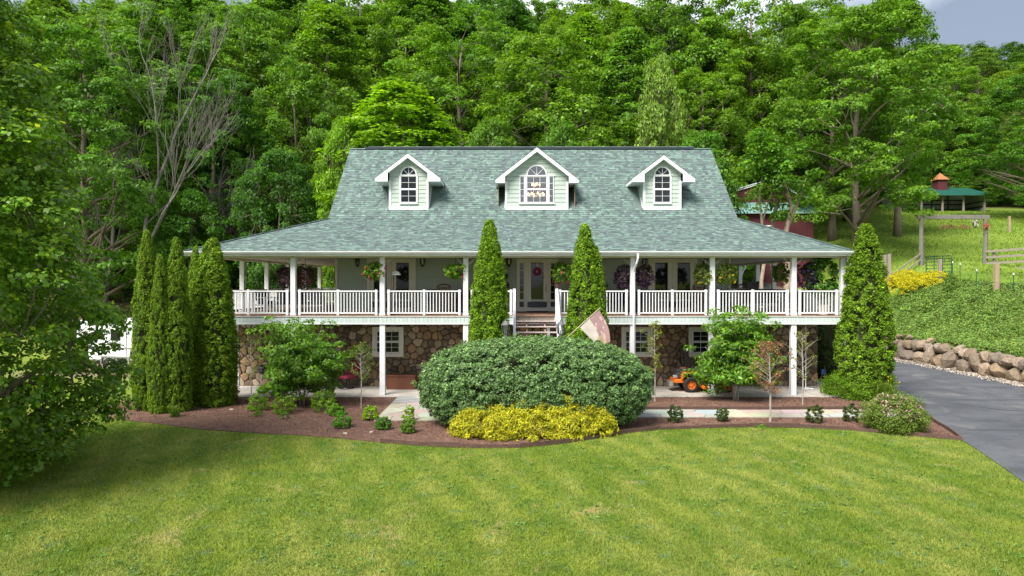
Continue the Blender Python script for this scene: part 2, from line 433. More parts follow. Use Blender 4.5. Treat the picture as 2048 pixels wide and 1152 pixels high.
def mulch_mat():
    m, t, p = nodes('red_mulch'); v = coords(t, True)
    c = blend(t, noise(t, v, 3.0, 6, 0.65), (0.165, 0.092, 0.068), (0.265, 0.158, 0.120))
    c = blend(t, noise(t, v, 45, 4, 0.7, 0.5, 0.75), c, (0.33, 0.21, 0.175))
    c = blend(t, noise(t, v, 30, 3, 0.7, 0.55, 0.7), c, (0.075, 0.042, 0.034))
    t.links.new(c, p.inputs['Base Color']); p.inputs['Roughness'].default_value = 0.95; p.inputs['Specular IOR Level'].default_value = 0.1
    bump(t, p, noise(t, v, 40, 5, 0.7, 0.2, 0.8), 0.04, 1.0); return m
MULCH = mulch_mat()
mb = MB(); mb.slab(BED, -0.02, 0.035); bed = mb.build('mulch_bed', MULCH)
tag(bed, 'red brown mulch bed in front of the house', 'mulch bed', kind='structure')
rng = np.random.default_rng(5)
n = 52000
cx_ = rng.uniform(-16, 14, n); cy_ = rng.uniform(-13, -4, n); k = inpoly(cx_, cy_, BED)
P = np.stack([cx_[k], cy_[k], 0.04 + rng.random(k.sum())*0.012], 1)
Nn = unit(np.array([0,0,1.0]) + rng.normal(size=P.shape)*0.45)
T = rng.uniform(0.55, 1.5, (len(P),1))*np.ones((1,3)); pale = rng.random(len(P)) < 0.05; T[pale] *= np.array([2.0,2.3,2.4])
chipm = simple('mulch_chip', (0.205, 0.115, 0.086), 0.95, 0.1, tint=True, spec=0.1)
chips = link('mulch_chips', quad_mesh('mulch_chips', leaf_quads(rng, P, Nn, 0.045, 0.4), T, chipm))
tag(chips, 'loose bark chips scattered over the mulch bed', 'mulch', kind='stuff')

# patio
mb = MB(); mb.box(-14.2, 12.4, -4.29, 9.5, -0.05, 0.045)
patio = mb.build('patio', CONC); tag(patio, 'pale concrete patio under the porch', 'patio', kind='structure')
joint = simple('joint_dark', (0.10,0.09,0.08), 0.9)
for x in (-10.4, -6.9, -3.4, 0.1, 3.6, 7.1, 10.6):
    boxo('patio_joint', joint, patio, x-0.008, x+0.008, -4.288, -1.5, 0.045, 0.0475)

# flagstone path (pieces of a voronoi break-up)
def clip_half(poly, nx_, ny_, d):
    out = []; m = len(poly)
    for i in range(m):
        a = poly[i]; b = poly[(i+1) % m]; da = a[0]*nx_+a[1]*ny_-d; db = b[0]*nx_+b[1]*ny_-d
        if da <= 0: out.append(a)
        if (da < 0 < db) or (db < 0 < da):
            s = da/(da-db); out.append((a[0]+(b[0]-a[0])*s, a[1]+(b[1]-a[1])*s))
    return out
def voronoi(pts, rect, gap):
    pts = np.asarray(pts); cells = []
    for i, p in enumerate(pts):
        poly = [(rect[0],rect[2]),(rect[1],rect[2]),(rect[1],rect[3]),(rect[0],rect[3])]
        d2 = ((pts-p)**2).sum(1)
        for j in np.argsort(d2)[1:26]:
            q = pts[j]; nv = q-p; L = math.sqrt(d2[j]); nv = nv/L
            poly = clip_half(poly, nv[0], nv[1], float(nv@(p+q)/2) - gap)
            if len(poly) < 3: break
        cells.append(poly)
    return cells
def jitter_pts(rnd, x0, x1, y0, y1, s, var=0.42, sx=1.0):
    out = []; r = 0; y = y0 + s*0.5
    while y < y1:
        x = x0 + (0.25 + 0.5*(r % 2))*s*sx
        while x < x1:
            out.append((min(max(x + rnd.uniform(-var,var)*s*sx, x0+.02), x1-.02), min(max(y + rnd.uniform(-var,var)*s, y0+.02), y1-.02))); x += s*sx
        y += s; r += 1
    return out
def area(poly): return abs(sum(poly[i][0]*poly[(i+1)%len(poly)][1]-poly[(i+1)%len(poly)][0]*poly[i][1] for i in range(len(poly))))/2
FLAG = simple('flagstone', (1,1,1), 0.8, 0.13, 2.5, 0.006, 25, tint=True)
rnd = random.Random(3)
mb = MB(); mb.slab([(-5.3,-4.295),(-5.3,-8.78),(-2.0,-8.78),(-1.5,-8.25),(10.9,-8.25),(12.2,-8.2),(12.7,-6.95),(2.4,-6.95),(2.4,-4.295)], 0.0, 0.05)
path = mb.build('flagstone_path', simple('path_mortar', (0.26,0.22,0.18), 0.95, 0.2, 12)); tag(path, 'flagstone garden path laid along the front of the house', 'path', kind='structure')
for rect, s in (((-5.27,-1.6,-8.75,-4.3), 0.62), ((-1.6,2.4,-8.22,-4.3), 0.66), ((2.4,12.2,-8.22,-6.98), 0.62)):
    pts = jitter_pts(rnd, *rect, s, 0.38, 1.25)
    for poly in voronoi(pts, rect, 0.014):
        if len(poly) < 3 or area(poly) < 0.03: continue
        h = 0.058 + rnd.random()*0.014; mb = MB()
        c = rnd.choice([(0.62,0.56,0.46),(0.56,0.53,0.48),(0.66,0.60,0.50),(0.60,0.49,0.36),(0.55,0.55,0.55),(0.64,0.60,0.53)])
        mb.col = tuple(v*rnd.uniform(0.58,0.76) for v in c); mb.slab(poly, 0.03, h); mb.build('flagstone', FLAG, path)

# driveway, draped over the ground
def asphalt_mat():
    m, t, p = nodes('asphalt'); v = coords(t, True)
    c = blend(t, noise(t, v, 0.45, 6, 0.65, 0.34, 0.66, stretch=(0.7, 1.5, 1)), (0.060, 0.064, 0.076), (0.115, 0.120, 0.134))
    c = blend(t, noise(t, v, 1.3, 6, 0.7, 0.5, 0.75), c, (0.06, 0.062, 0.07))
    c = mul(t, c, blend(t, noise(t, v, 90, 3, 0.7), (0.75, 0.75, 0.75), (1.3, 1.3, 1.3)))
    vo = N(t, 'ShaderNodeTexVoronoi', feature='DISTANCE_TO_EDGE', Scale=0.28); wob = N(t, 'ShaderNodeTexNoise', Scale=1.5, Detail=5.0); t.links.new(v, wob.inputs['Vector'])
    ad = N(t, 'ShaderNodeVectorMath', operation='MULTIPLY_ADD'); t.links.new(wob.outputs['Color'], ad.inputs[0]); ad.inputs[1].default_value = (0.9,0.9,0.9); t.links.new(v, ad.inputs[2]); t.links.new(ad.outputs[0], vo.inputs['Vector'])
    cr = N(t, 'ShaderNodeMapRange'); cr.inputs['From Min'].default_value = 0.0; cr.inputs['From Max'].default_value = 0.006; cr.inputs['To Min'].default_value = 0.55; cr.inputs['To Max'].default_value = 0.0; t.links.new(vo.outputs['Distance'], cr.inputs['Value'])
    c = blend(t, cr.outputs[0], c, (0.03, 0.03, 0.034)); c = blend(t, noise(t, v, 0.7, 5, 0.6, 0.58, 0.72), c, (0.16, 0.155, 0.155))
    t.links.new(c, p.inputs['Base Color']); p.inputs['Roughness'].default_value = 0.85; p.inputs['Specular IOR Level'].default_value = 0.25
    bump(t, p, noise(t, v, 120, 3, 0.7, 0.2, 0.8), 0.006, 0.8); return m
def ribbon(left, right, ncross, dz, name, mat, sub=4):
    V = []; F_ = []; rows = []
    for i in range(len(left)-1):
        for k in range(sub):
            f = k/sub
            rows.append((tuple(left[i][q]*(1-f)+left[i+1][q]*f for q in (0,1)), tuple(right[i][q]*(1-f)+right[i+1][q]*f for q in (0,1))))
    rows.append((left[-1], right[-1]))
    for a, b in rows:
        for c in range(ncross+1):
            f = c/ncross; x = a[0]*(1-f)+b[0]*f; y = a[1]*(1-f)+b[1]*f
            V.append((x, y, tz(x,y) + dz + (0.05*float(sstep(8,12,y)))))
    for i in range(len(rows)-1):
        for c in range(ncross):
            q = i*(ncross+1)+c; F_.append((q, q+1, q+ncross+2, q+ncross+1))
    mb = MB(); mb.smooth = True; mb.add(V, F_); return mb.build(name, mat)
ASPH = asphalt_mat()
drive = ribbon(drive_l, drive_r, 10, 0.02, 'driveway', ASPH); tag(drive, 'curving dark asphalt driveway beside the house', 'driveway', kind='structure')
TAR = simple('tar_seam', (0.02,0.02,0.022), 0.6)
for yy, x0, x1 in ((-4.85,14.2,20.0),(-10.0,12.3,20.0)):
    boxo('tar_seam', TAR, drive, x0, x1, yy-0.012, yy+0.012, 0.022, 0.026)
mb = MB()
pts = [(15.2,-6.3),(15.7,-6.9),(16.3,-7.1),(16.0,-7.9),(16.2,-8.6),(16.7,-9.2)]
for a, b in zip(pts[:-1], pts[1:]): mb.bar((a[0],a[1],0.024),(b[0],b[1],0.024),0.05,0.004)
mb.build('tar_seam', TAR, drive)
grav_l = [(20.0,-11.1),(20.0,-6.6),(20.0,-4.7),(20.2,-1),(20.7,5),(20.3,12),(20.2,17)]
grav_r = [(21.6,-11.1),(21.6,-6.6),(21.6,-4.7),(21.6,-1),(21.7,5),(21.7,12),(21.7,17)]
GRAV = simple('gravel', (0.33,0.28,0.235), 0.95, 0.4, 14, 0.02, 50)
gr = ribbon(grav_l, grav_r, 4, 0.028, 'gravel_strip', GRAV); tag(gr, 'pale gravel strip along the foot of the rock wall', 'gravel', kind='structure')
n = 5000; yy = rng.uniform(-8, 15, n); xx = rng.uniform(20.0, 21.7, n); s = rng.uniform(0.015,0.05,n)
P = np.stack([xx, yy, terrain(np.full(n,15.),yy)*0 + 0.045 + 0.05*sstep(8,12,yy)], 1)
T = rng.uniform(0.6,1.3,(n,1))*np.ones((1,3))
gs = link('gravel_stones', quad_mesh('gravel_stones', leaf_quads(rng, P, unit(np.array([0,0,1.]) + rng.normal(size=P.shape)*0.5), 0.07, 0.8), T, simple('gravel_chip',(0.40,0.35,0.30),0.9,0.1,tint=True)))
tag(gs, 'loose gravel stones beside the driveway', 'gravel', kind='stuff')

# edging boards round the bed
EDGM = simple('brown_edging', (0.085,0.045,0.035), 0.7, 0.3, 5, 0.004, 30, stretch=(1,1,3))
ed = empty('landscape_edging', (0,0,0)); tag(ed, 'curved dark brown edging board between the lawn and the mulch bed', 'edging')
erun = EDGE[6:]
for i in range(len(erun)-1):
    a, b = erun[i], erun[i+1]; mb = MB()
    h = 0.105 + 0.02*math.sin(i*1.7)
    mb.bar((a.x,a.y-0.02,h/2+0.01),(b.x,b.y-0.02,h/2+0.01+0.008*math.sin(i*2.3)),0.032,h); mb.build('edging_board', EDGM, ed)
ed2 = empty('bed_edging', (0,0,0)); tag(ed2, 'straight brown edging board along the far side of the flagstone path', 'edging')
for i in range(5):
    x0 = 2.5+i*2.0; boxo('edging_board', EDGM, ed2, x0, x0+1.99, -6.94, -6.90, 0.0, 0.15+0.01*(i%2))
ed3 = empty('drive_edging', (0,0,0)); tag(ed3, 'dark edging strip between the mulch bed tip and the driveway', 'edging')
pts = [(EDGE[-1].x, EDGE[-1].y), (11.75,-10.1),(12.0,-9.1),(12.4,-7.9),(12.75,-6.95)]
for a, b in zip(pts[:-1], pts[1:]):
    MB().bar((a[0]-0.03,a[1],0.06),(b[0]-0.03,b[1],0.06),0.03,0.13).build('edging_board', EDGM, ed3)

# grass blades of the lawn in view
def grass_mat():
    m, t, p = nodes('grass_blade'); v = coords(t, True)
    c = lawn_color(t, v); a = N(t, 'ShaderNodeAttribute', attribute_name='tint'); c = mul(t, c, a.outputs['Color'])
    t.links.new(c, p.inputs['Base Color']); p.inputs['Roughness'].default_value = 0.6; p.inputs['Specular IOR Level'].default_value = 0.25
    tr = N(t, 'ShaderNodeBsdfTranslucent'); t.links.new(mul(t, c, (1.2,1.2,0.7)), tr.inputs[0])
    mx = N(t, 'ShaderNodeMixShader'); mx.inputs[0].default_value = 0.3
    t.links.new(p.outputs[0], mx.inputs[1]); t.links.new(tr.outputs[0], mx.inputs[2]); t.links.new(mx.outputs[0], t.nodes['Material Output'].inputs[0])
    return m
def blades(name, P, h, w, label, mat, T):
    n = len(P); a = rng.uniform(0, 2*np.pi, n); ux = np.stack([np.cos(a), np.sin(a), np.zeros(n)], 1)
    lean = rng.normal(size=(n,3))*0.55; lean[:,2] = 1; hh = (h*np.clip(rng.normal(1,0.35,n),0.4,2.2))[:,None]
    V = np.empty((n,3,3)); V[:,0] = P - ux*w; V[:,1] = P + ux*w; V[:,2] = P + lean*hh
    o = link(name, quad_mesh(name, V.reshape(-1,3), T, mat, 3)); tag(o, label, 'grass', kind='stuff'); return o
n = 500000
D_ = np.sqrt(rng.uniform(9.3**2*0.8, 23.5**2, n)*1.0); D_ = 9.3 + (23.5-9.3)*rng.random(n)**1.15
xx = CAM[0] + rng.uniform(-0.80, 0.80, n)*D_; yy = CAM[1] + D_
jx = rng.normal(0,0.045,n); jy = rng.normal(0,0.045,n)
k = ~inpoly(xx+jx, yy+jy, BED) & ~inpoly(xx+jx, yy+jy, DRIVE) & (yy < -4.4)
xx = xx[k]; yy = yy[k]; n = len(xx)
P = np.stack([xx, yy, np.zeros(n)-0.003], 1)
b = np.clip(rng.normal(1.0,0.26,n),0.45,1.8); yl = rng.random(n)
T = np.stack([b*(1+0.35*(yl>0.85)), b*(1+0.12*(yl>0.85)), b*(1+0.5*(yl>0.85))], 1)
blades('lawn_grass', P, 0.042, 0.0065, 'short mown grass blades of the front lawn', grass_mat(), T)
# clover and broad leaved weeds in the lawn
n = 1500; D_ = 9.3 + 12.0*rng.random(n); xx = CAM[0] + rng.uniform(-0.8,0.8,n)*D_; yy = CAM[1] + D_
k = ~inpoly(xx, yy, BED) & ~inpoly(xx, yy, DRIVE) & (np.sin(xx*1.3+np.sin(yy)*2)+np.sin(yy*1.7-xx*0.6) > 0.1)
C = np.stack([xx[k], yy[k], np.full(k.sum(), 0.015)], 1); m_ = len(C); r_ = rng.uniform(0.03,0.11,m_)
d_ = clumped(rng, C, np.tile([[0,0,1.0]],(m_,1)), np.stack([r_,r_,np.full(m_,0.025)],1), 22, 0.032, up=1.0, rnd=0.3, fill=0.0, aspect=0.8, var=0.25)
o = link('lawn_weeds', quad_mesh('lawn_weeds', d_[0], d_[1], leafmat('clover_leaf', (0.135,0.245,0.055), 0.25))); tag(o, 'clover and broad leaved weeds scattered in the lawn', 'weeds', kind='stuff')
# longer rough tufts on the pasture
n = 60000
yy = rng.uniform(4, 66, n); xx = rng.uniform(27.5, 75, n); k = (xx < 24 + 0.62*(yy+30)) 
xx = xx[k]; yy = yy[k]; n = len(xx); P = np.stack([xx, yy, terrain(xx,yy)-0.01], 1)
b = np.clip(rng.normal(1.0,0.22,n),0.5,1.7); T = np.stack([b*1.05,b,b*0.9],1)
blades('pasture_grass', P, 0.14, 0.035, 'rough grass of the pasture behind the fence', leafmat('pasture_blade', (0.145,0.225,0.026), 0.3), T)
# ================================================================== HOUSE
house = empty('house', (0,0,0)); tag(house, 'pale sage farmhouse with green shingle roof, three dormers and wraparound porch', 'house')
WL, WR = -8.76, 8.60           # upper wall
DL, DR, DF, DB = -12.95, 11.80, -3.90, 12.2   # deck outline
ZD = 3.09                      # deck floor
EL, ER, EF, EB, ZE = -13.42, 11.92, -4.30, 12.66, 5.51   # eaves
ML, MR, ZBK, YR, ZR = -9.06, 8.90, 7.15, 4.18, 11.06     # main roof
PITCH = (ZR-ZBK)/YR
DORMERS = [(-5.60,1.76,2.88,10.05,8.96,0.74,2), (0.10,2.81,3.66,10.32,8.90,0.92,3), (5.69,1.70,2.76,9.98,8.94,0.74,2)]
rs = random.Random(11)
# ---- roof
roof = empty('roof', parent=house)
def shade():
    c = rs.choice([(0.125,0.195,0.180),(0.150,0.235,0.212),(0.108,0.168,0.160),(0.115,0.148,0.165),(0.082,0.122,0.125),(0.170,0.265,0.240),(0.125,0.170,0.178),(0.135,0.205,0.190),(0.098,0.150,0.142)])
    k = rs.uniform(0.80,1.06); k *= 0.95; return (c[0]*k*1.03, c[1]*k, c[2]*k*0.97)
def shingles(E0, E1, T0, T1, parent, hole=None, exp=0.145, name='shingles'):
    E0, E1, T0, T1 = map(Vector, (E0,E1,T0,T1)); e = (E1-E0).normalized(); L = (E1-E0).length
    a0 = (T0-E0).dot(e); a1 = (T1-E0).dot(e); S = (T0-E0) - e*a0; nrm = e.cross(S).normalized()
    if nrm.z < 0: nrm = -nrm
    nC = max(1, int(S.length/exp)); mb = MB()
    for i in range(nC):
        t0 = i/nC; t1 = min(1.0, (i+1.25)/nC); tm = t0 + 0.5/nC
        ul = a0*tm; ur = L + (a1-L)*tm; u = ul - rs.random()*0.2
        while u < ur:
            w = rs.choice((0.08,0.10,0.13,0.16,0.19,0.24)); x0 = max(u, ul); x1 = min(u+w, ur); u += w
            if x1-x0 < 0.01: continue
            c = E0 + e*((x0+x1)/2) + S*tm
            if hole and hole(c): continue
            h = rs.choice((0.010,0.012,0.020))
            A = E0+e*x0+S*t0; B = E0+e*x1+S*t0; C_ = E0+e*x1+S*t1; D = E0+e*x0+S*t1
            mb.col = shade()
            mb.add([A, B, A+nrm*h, B+nrm*h, C_+nrm*0.002, D+nrm*0.002], [(2,3,4,5),(0,1,3,2),(0,2,5),(1,4,3)])
    o = mb.build(name, SHINGLE, parent); o['kind'] = 'stuff'; return o
def in_dormer(c):
    for xc, w, rw, za, ze, ww, nc in DORMERS:
        if abs(c.x-xc) < w/2+0.02 and 0.52 < c.y < (ze-ZBK)/PITCH: return True
        # under the little roof
        if 0.52 < c.y and abs(c.x-xc) < rw/2-0.15 and c.z < za-0.12-(za-ze)/(rw/2)*abs(c.x-xc): return True
    return False
shingles((ML,0,ZBK),(MR,0,ZBK),(ML,YR,ZR),(MR,YR,ZR), roof, in_dormer)
shingles((EL,EF,ZE),(ER,EF,ZE),(ML,0,ZBK),(MR,0,ZBK), roof)
shingles((EL,EB,ZE),(EL,EF,ZE),(ML,2*YR,ZBK),(ML,0,ZBK), roof)
shingles((ER,EF,ZE),(ER,EB,ZE),(MR,0,ZBK),(MR,2*YR,ZBK), roof)
mb = MB(); o_ = 0.012
def sheet(*p): mb.add(p, [tuple(range(len(p)))])
xsb = [ML]
for d in DORMERS: xsb += [d[0]-d[1]/2, d[0]+d[1]/2]
xsb.append(MR)
def mp(x, y): return (x, y, ZBK + y*PITCH - o_)
for i in range(len(xsb)-1):
    a, b = xsb[i], xsb[i+1]
    if i % 2 == 0: sheet(mp(a,0), mp(b,0), mp(b,YR), mp(a,YR))
    else:
        sheet(mp(a,0), mp(b,0), mp(b,0.53), mp(a,0.53)); sheet(mp(a,1.85), mp(b,1.85), mp(b,YR), mp(a,YR))
q = lambda x,y,z: (x,y,z-o_)
sheet(q(EL,EF,ZE),q(ER,EF,ZE),q(MR,0,ZBK),q(ML,0,ZBK)); sheet(q(EL,EB,ZE),q(EL,EF,ZE),q(ML,0,ZBK),q(ML,2*YR,ZBK))
sheet(q(ER,EF,ZE),q(ER,EB,ZE),q(MR,2*YR,ZBK),q(MR,0,ZBK)); sheet(q(ER,EB,ZE),q(EL,EB,ZE),q(ML,2*YR,ZBK),q(MR,2*YR,ZBK))
sheet(q(MR,2*YR,ZBK),q(ML,2*YR,ZBK),q(ML,YR,ZR),q(MR,YR,ZR))
mb.build('roof_deck', ROOFDECK, roof)
# hip caps
for a, b in (((EL,EF,ZE),(ML,0,ZBK)),((ER,EF,ZE),(MR,0,ZBK))):
    mb = MB(); a = Vector(a); b = Vector(b); nn = 26
    for i in range(nn):
        mb.col = shade(); p = a+(b-a)*(i/nn); r2 = a+(b-a)*((i+1.2)/nn); p.z += 0.02; r2.z += 0.008; mb.bar(p, r2, 0.26, 0.016)
    mb.build('hip_cap', SHINGLE, roof)['kind'] = 'stuff'
DARKV = simple('ridge_vent_dark', (0.018,0.028,0.045), 0.7)
boxo('ridge_vent', DARKV, roof, -8.3, 8.0, YR-0.16, YR+0.16, ZR-0.06, ZR+0.035)
mb = MB(); x = ML
while x < MR:
    mb.col = shade(); w = min(0.3, MR-x); zz = 0.036 if -8.3 < x < 7.9 else -0.05
    mb.add([(x,YR-0.15,ZR+zz-0.02),(x+w,YR-0.15,ZR+zz-0.02),(x+w,YR,ZR+zz+0.05),(x,YR,ZR+zz+0.05),(x,YR+0.15,ZR+zz-0.02),(x+w,YR+0.15,ZR+zz-0.02)],[(0,1,2,3),(3,2,5,4)]); x += w
mb.build('ridge_cap', SHINGLE, roof)['kind'] = 'stuff'
for x in (ML, MR):   # rake boards
    s = 0.02 if x < 0 else -0.02
    for y1 in (0, 2*YR):
        mb = MB(); mb.bar((x+s, y1, ZBK-0.10), (x+s, YR, ZR-0.10), 0.03, 0.15); mb.build('rake_board', WHITE, roof)
# fascia, gutters, porch ceiling
mb = MB()
mb.box(EL+0.02, ER-0.02, EF+0.0, EF+0.025, 5.355, 5.488); mb.box(EL+0.02, EL+0.045, EF+0.03, EB, 5.355, 5.488); mb.box(ER-0.045, ER-0.02, EF+0.03, EB, 5.355, 5.488)
mb.build('fascia', WHITE, roof)
gp = [(0,0),(-0.055,0.0),(-0.075,0.03),(-0.10,0.05),(-0.115,0.085),(-0.115,0.105),(-0.095,0.105),(-0.095,0.07),(-0.01,0.06),(-0.01,0.11),(0,0.11)]
MB().prism_x([(EF-0.002+a, 5.415+b) for a,b in gp], EL-0.11, ER+0.11).build('gutter', WHITE, roof)
for sx, X in ((1, EL-0.002), (-1, ER+0.002)):
    MB().prism([(X+sx*a, 5.413+b) for a,b in gp][::sx], EF+0.02, EB).build('gutter', WHITE, roof)
CEIL = simple('porch_ceiling_paint', (0.60,0.56,0.52), 0.6, 0.05, stretch=(8,0.3,1))
mb = MB(); mb.box(EL+0.05, ER-0.05, EF+0.03, -0.002, 5.40, 5.43); mb.box(EL+0.05, WL-0.03, 0.0, EB-0.05, 5.40, 5.43); mb.box(WR+0.03, ER-0.05, 0.0, EB-0.05, 5.40, 5.43)
mb.build('porch_ceiling', CEIL, roof)
mb = MB(); mb.box(DL+0.03, DR-0.03, DF+0.03, DF+0.2, 5.30, 5.398); mb.box(DL+0.03, DL+0.2, DF+0.2, DB, 5.30, 5.398); mb.box(DR-0.2, DR-0.03, DF+0.2, DB, 5.30, 5.398)
mb.build('porch_beam', OFFWHITE, roof)

# ---- dormers
def sash(parent, x0, x1, z0, z1, y, cols, rows, fr=0.035, gm=GLASS, mun=0.014):
    mb = MB(); mb.box(x0,x0+fr,y-0.03,y+0.02,z0,z1).box(x1-fr,x1,y-0.03,y+0.02,z0,z1).box(x0+fr,x1-fr,y-0.03,y+0.02,z0,z0+fr).box(x0+fr,x1-fr,y-0.03,y+0.02,z1-fr,z1)
    mb.build('sash', WHITE, parent)
    gx0, gx1, gz0, gz1 = x0+fr, x1-fr, z0+fr, z1-fr; cw = (gx1-gx0)/cols; ch = (gz1-gz0)/rows
    for i in range(cols):
        for j in range(rows):
            boxo('pane', gm, parent, gx0+i*cw+0.001, gx0+(i+1)*cw-0.001, y, y+0.006, gz0+j*ch+0.001, gz0+(j+1)*ch-0.001)
    if cols*rows > 1:
        mb = MB()
        for i in range(1, cols): mb.box(gx0+i*cw-mun/2, gx0+i*cw+mun/2, y-0.02, y+0.012, gz0, gz1)
        for j in range(1, rows): mb.box(gx0, gx1, y-0.018, y+0.010, gz0+j*ch-mun/2, gz0+j*ch+mun/2)
        mb.build('muntin', WHITE, parent)
def arch(parent, xc, zc, r, y, gm, band=0.055):
    n = 24; ring = lambda rr: [(xc+rr*math.cos(math.pi*i/n), zc+rr*math.sin(math.pi*i/n)) for i in range(n+1)]
    o, i_ = ring(r), ring(r-band); mb = MB(); b = []
    for yy in (y-0.04, y+0.02): b += [(x,yy,z) for x,z in o] + [(x,yy,z) for x,z in i_]
    m = n+1; fs = []
    for k in range(n): fs += [(k,k+1,m+k+1,m+k),(2*m+k+1,2*m+k,3*m+k,3*m+k+1),(k+1,k,2*m+k,2*m+k+1),(m+k,m+k+1,3*m+k+1,3*m+k)]
    mb.add(b, fs); mb.build('arch_trim', WHITE, parent)
    rr = r-band
    for k in range(4):
        a0, a1 = math.pi*k/4, math.pi*(k+1)/4
        poly = [(xc,zc)] + [(xc+rr*math.cos(a0+(a1-a0)*s/6), zc+rr*math.sin(a0+(a1-a0)*s/6)) for s in range(7)]
        MB().prism(poly, y, y+0.006).build('pane', gm, parent)
    mb = MB()
    for a in (math.pi/4, math.pi/2, 3*math.pi/4): mb.bar((xc,y-0.008,zc),(xc+rr*math.cos(a),y-0.008,zc+rr*math.sin(a)),0.016,0.016)
    mb.build('muntin', WHITE, parent)
def dormer(spec, lit):
    xc, w, rw, za, ze, ww, nc = spec; fy = 0.5; zb = 7.62; m = (za-ze)/(rw/2); hw = w/2
    d = empty('dormer', parent=house); gm = CLEAR if lit else GLASS
    z0, zs, r = 7.90, 9.15, ww/2
    if lit: z0, zs = 7.90, 9.13
    outer = [(0.46+0.30, z0, zs)] if lit else []
    top = lambda x: za-0.10-m*abs(x-xc)
    def half_open(z):   # half width of the window opening at height z
        if z < z0: return 0
        if z <= zs: return (0.76 if lit else r)
        return math.sqrt(max(0, r*r-(z-zs)**2))
    # siding boards, cut by the gable and the window
    z = zb+0.13; bh = 0.19
    while z < za-0.15:
        z1 = min(z+bh-0.006, za-0.12); smp = [z+(z1-z)*k/5 for k in range(6)]
        for sgn in (-1, 1):
            inner = [half_open(s)-0.01 if half_open(s) > 0 else 0 for s in smp]
            oute = [min(hw-0.02, (za-0.10-s)/m) for s in smp]
            if max(oute[i]-inner[i] for i in range(6)) < 0.02: continue
            poly = [(xc+sgn*max(inner[i],0), smp[i]) for i in range(6)] + [(xc+sgn*max(oute[i], inner[i]), smp[i]) for i in range(5,-1,-1)]
            n_ = len(poly); vs = []
            for yy0, yy1 in ((fy-0.024, fy-0.006), (fy+0.012, fy+0.012)):   # lapped: lower edge proud
                vs += [(x, yy0+(yy1-yy0)*((zz-z)/max(1e-6,z1-z)), zz) for x, zz in poly]
            fs = [tuple(range(n_)), tuple(range(2*n_-1,n_-1,-1))] + [(i,i+n_,(i+1)%n_+n_,(i+1)%n_) for i in range(n_)]
            MB().add(vs, fs).build('siding_board', SIDING, d)
        z += bh
    if not lit:
        MB().prism([(xc-hw+0.02,zb),(xc+hw-0.02,zb),(xc+hw-0.02,top(xc+hw)),(xc,za-0.12),(xc-hw+0.02,top(xc-hw))], fy+0.02, fy+0.06).build('wall', SIDING, d)
    for sgn in (-1, 1):
        a, b = xc+sgn*hw, xc+sgn*(hw-0.10)
        boxo('corner_board', WHITE, d, a, b, fy-0.035, fy+0.03, zb, ze-0.05)
        yb = (ze-ZBK)/PITCH
        MB().prism_x([(fy+0.03,zb-0.05),(yb,ze),(fy+0.03,ze)], min(a,a-sgn*0.05), max(a,a-sgn*0.05)).build('cheek_wall', SIDING, d)
        MB().bar((a+sgn*0.012, fy+0.04, zb+0.02), (a+sgn*0.012, yb-0.1, ze-0.09), 0.02, 0.09).build('trim', WHITE, d)
        # roof half
        yf = fy-0.34; E0 = (xc+sgn*rw/2, yf, ze); E1 = (xc+sgn*rw/2, yb+0.03, ze); T0 = (xc, yf, za); T1 = (xc, (za-ZBK)/PITCH+0.03, za)
        mb = MB(); dn = 0.012; mb.add([(E0[0],E0[1],E0[2]-dn),(E1[0],E1[1],E1[2]-dn),(T1[0],T1[1],T1[2]-dn),(T0[0],T0[1],T0[2]-dn)], [(0,1,2,3)]); mb.build('roof_deck', ROOFDECK, d)
        shingles(E0, E1, T0, T1, d)
        # rake board with flat return
        f_ = 0.145
        poly = [(xc,za-0.014),(xc+sgn*rw/2,ze-0.014),(xc+sgn*rw/2,ze-0.15),(xc+sgn*(hw-0.0),ze-0.15),(xc+sgn*(hw-0.0),ze-0.014+m*(rw/2-hw)-f_*1.25),(xc,za-0.014-f_*1.25)]
        MB().prism(poly, yf+0.004, yf+0.03).build('rake_board', WHITE, d)
        boxo('soffit', WHITE, d, xc+sgn*(hw+0.002), xc+sgn*rw/2, yf+0.032, yb-0.02, ze-0.15, ze-0.125)
        boxo('eave_board', WHITE, d, xc+sgn*(rw/2-0.02), xc+sgn*(rw/2), yf+0.032, yb-0.02, ze-0.122, ze-0.02)
        MB().prism_x([(yf+0.032, 0.0),(fy-0.03,0.0),(fy-0.03,-0.02),(yf+0.032,-0.02)], 0, 1)  # (kept simple: underside follows the roof)
        mb = MB(); mb.add([(xc,yf+0.031,za-0.16),(xc+sgn*(hw),yf+0.031,za-0.16-m*hw),(xc+sgn*hw,fy+0.02,za-0.16-m*hw),(xc,fy+0.02,za-0.16)],[(0,1,2,3)]); mb.build('soffit', WHITE, d)
    boxo('bottom_trim', WHITE, d, xc-hw, xc+hw, fy-0.045, fy+0.03, zb-0.03, zb+0.12)
    # window
    y = fy-0.02
    if lit:
        sash(d, xc-r, xc+r, z0, 8.50, y-0.02, 3, 2, gm=gm); sash(d, xc-r, xc+r, 8.505, zs-0.05, y, 3, 2, gm=gm)
        for sgn in (-1, 1):
            a, b = sorted((xc+sgn*0.54, xc+sgn*0.76)); sash(d, a, b, z0, zs-0.05, y, 1, 4, 0.03, gm)
            a, b = sorted((xc+sgn*r, xc+sgn*0.54)); boxo('mullion', WHITE, d, a+0.001, b-0.001, y-0.045, y+0.02, z0, zs-0.05)
        boxo('head_trim', WHITE, d, xc-0.79, xc+0.79, y-0.05, y+0.02, zs-0.048, zs-0.002)
        boxo('sill', WHITE, d, xc-0.80, xc+0.80, y-0.07, y+0.02, z0-0.06, z0-0.002)
    else:
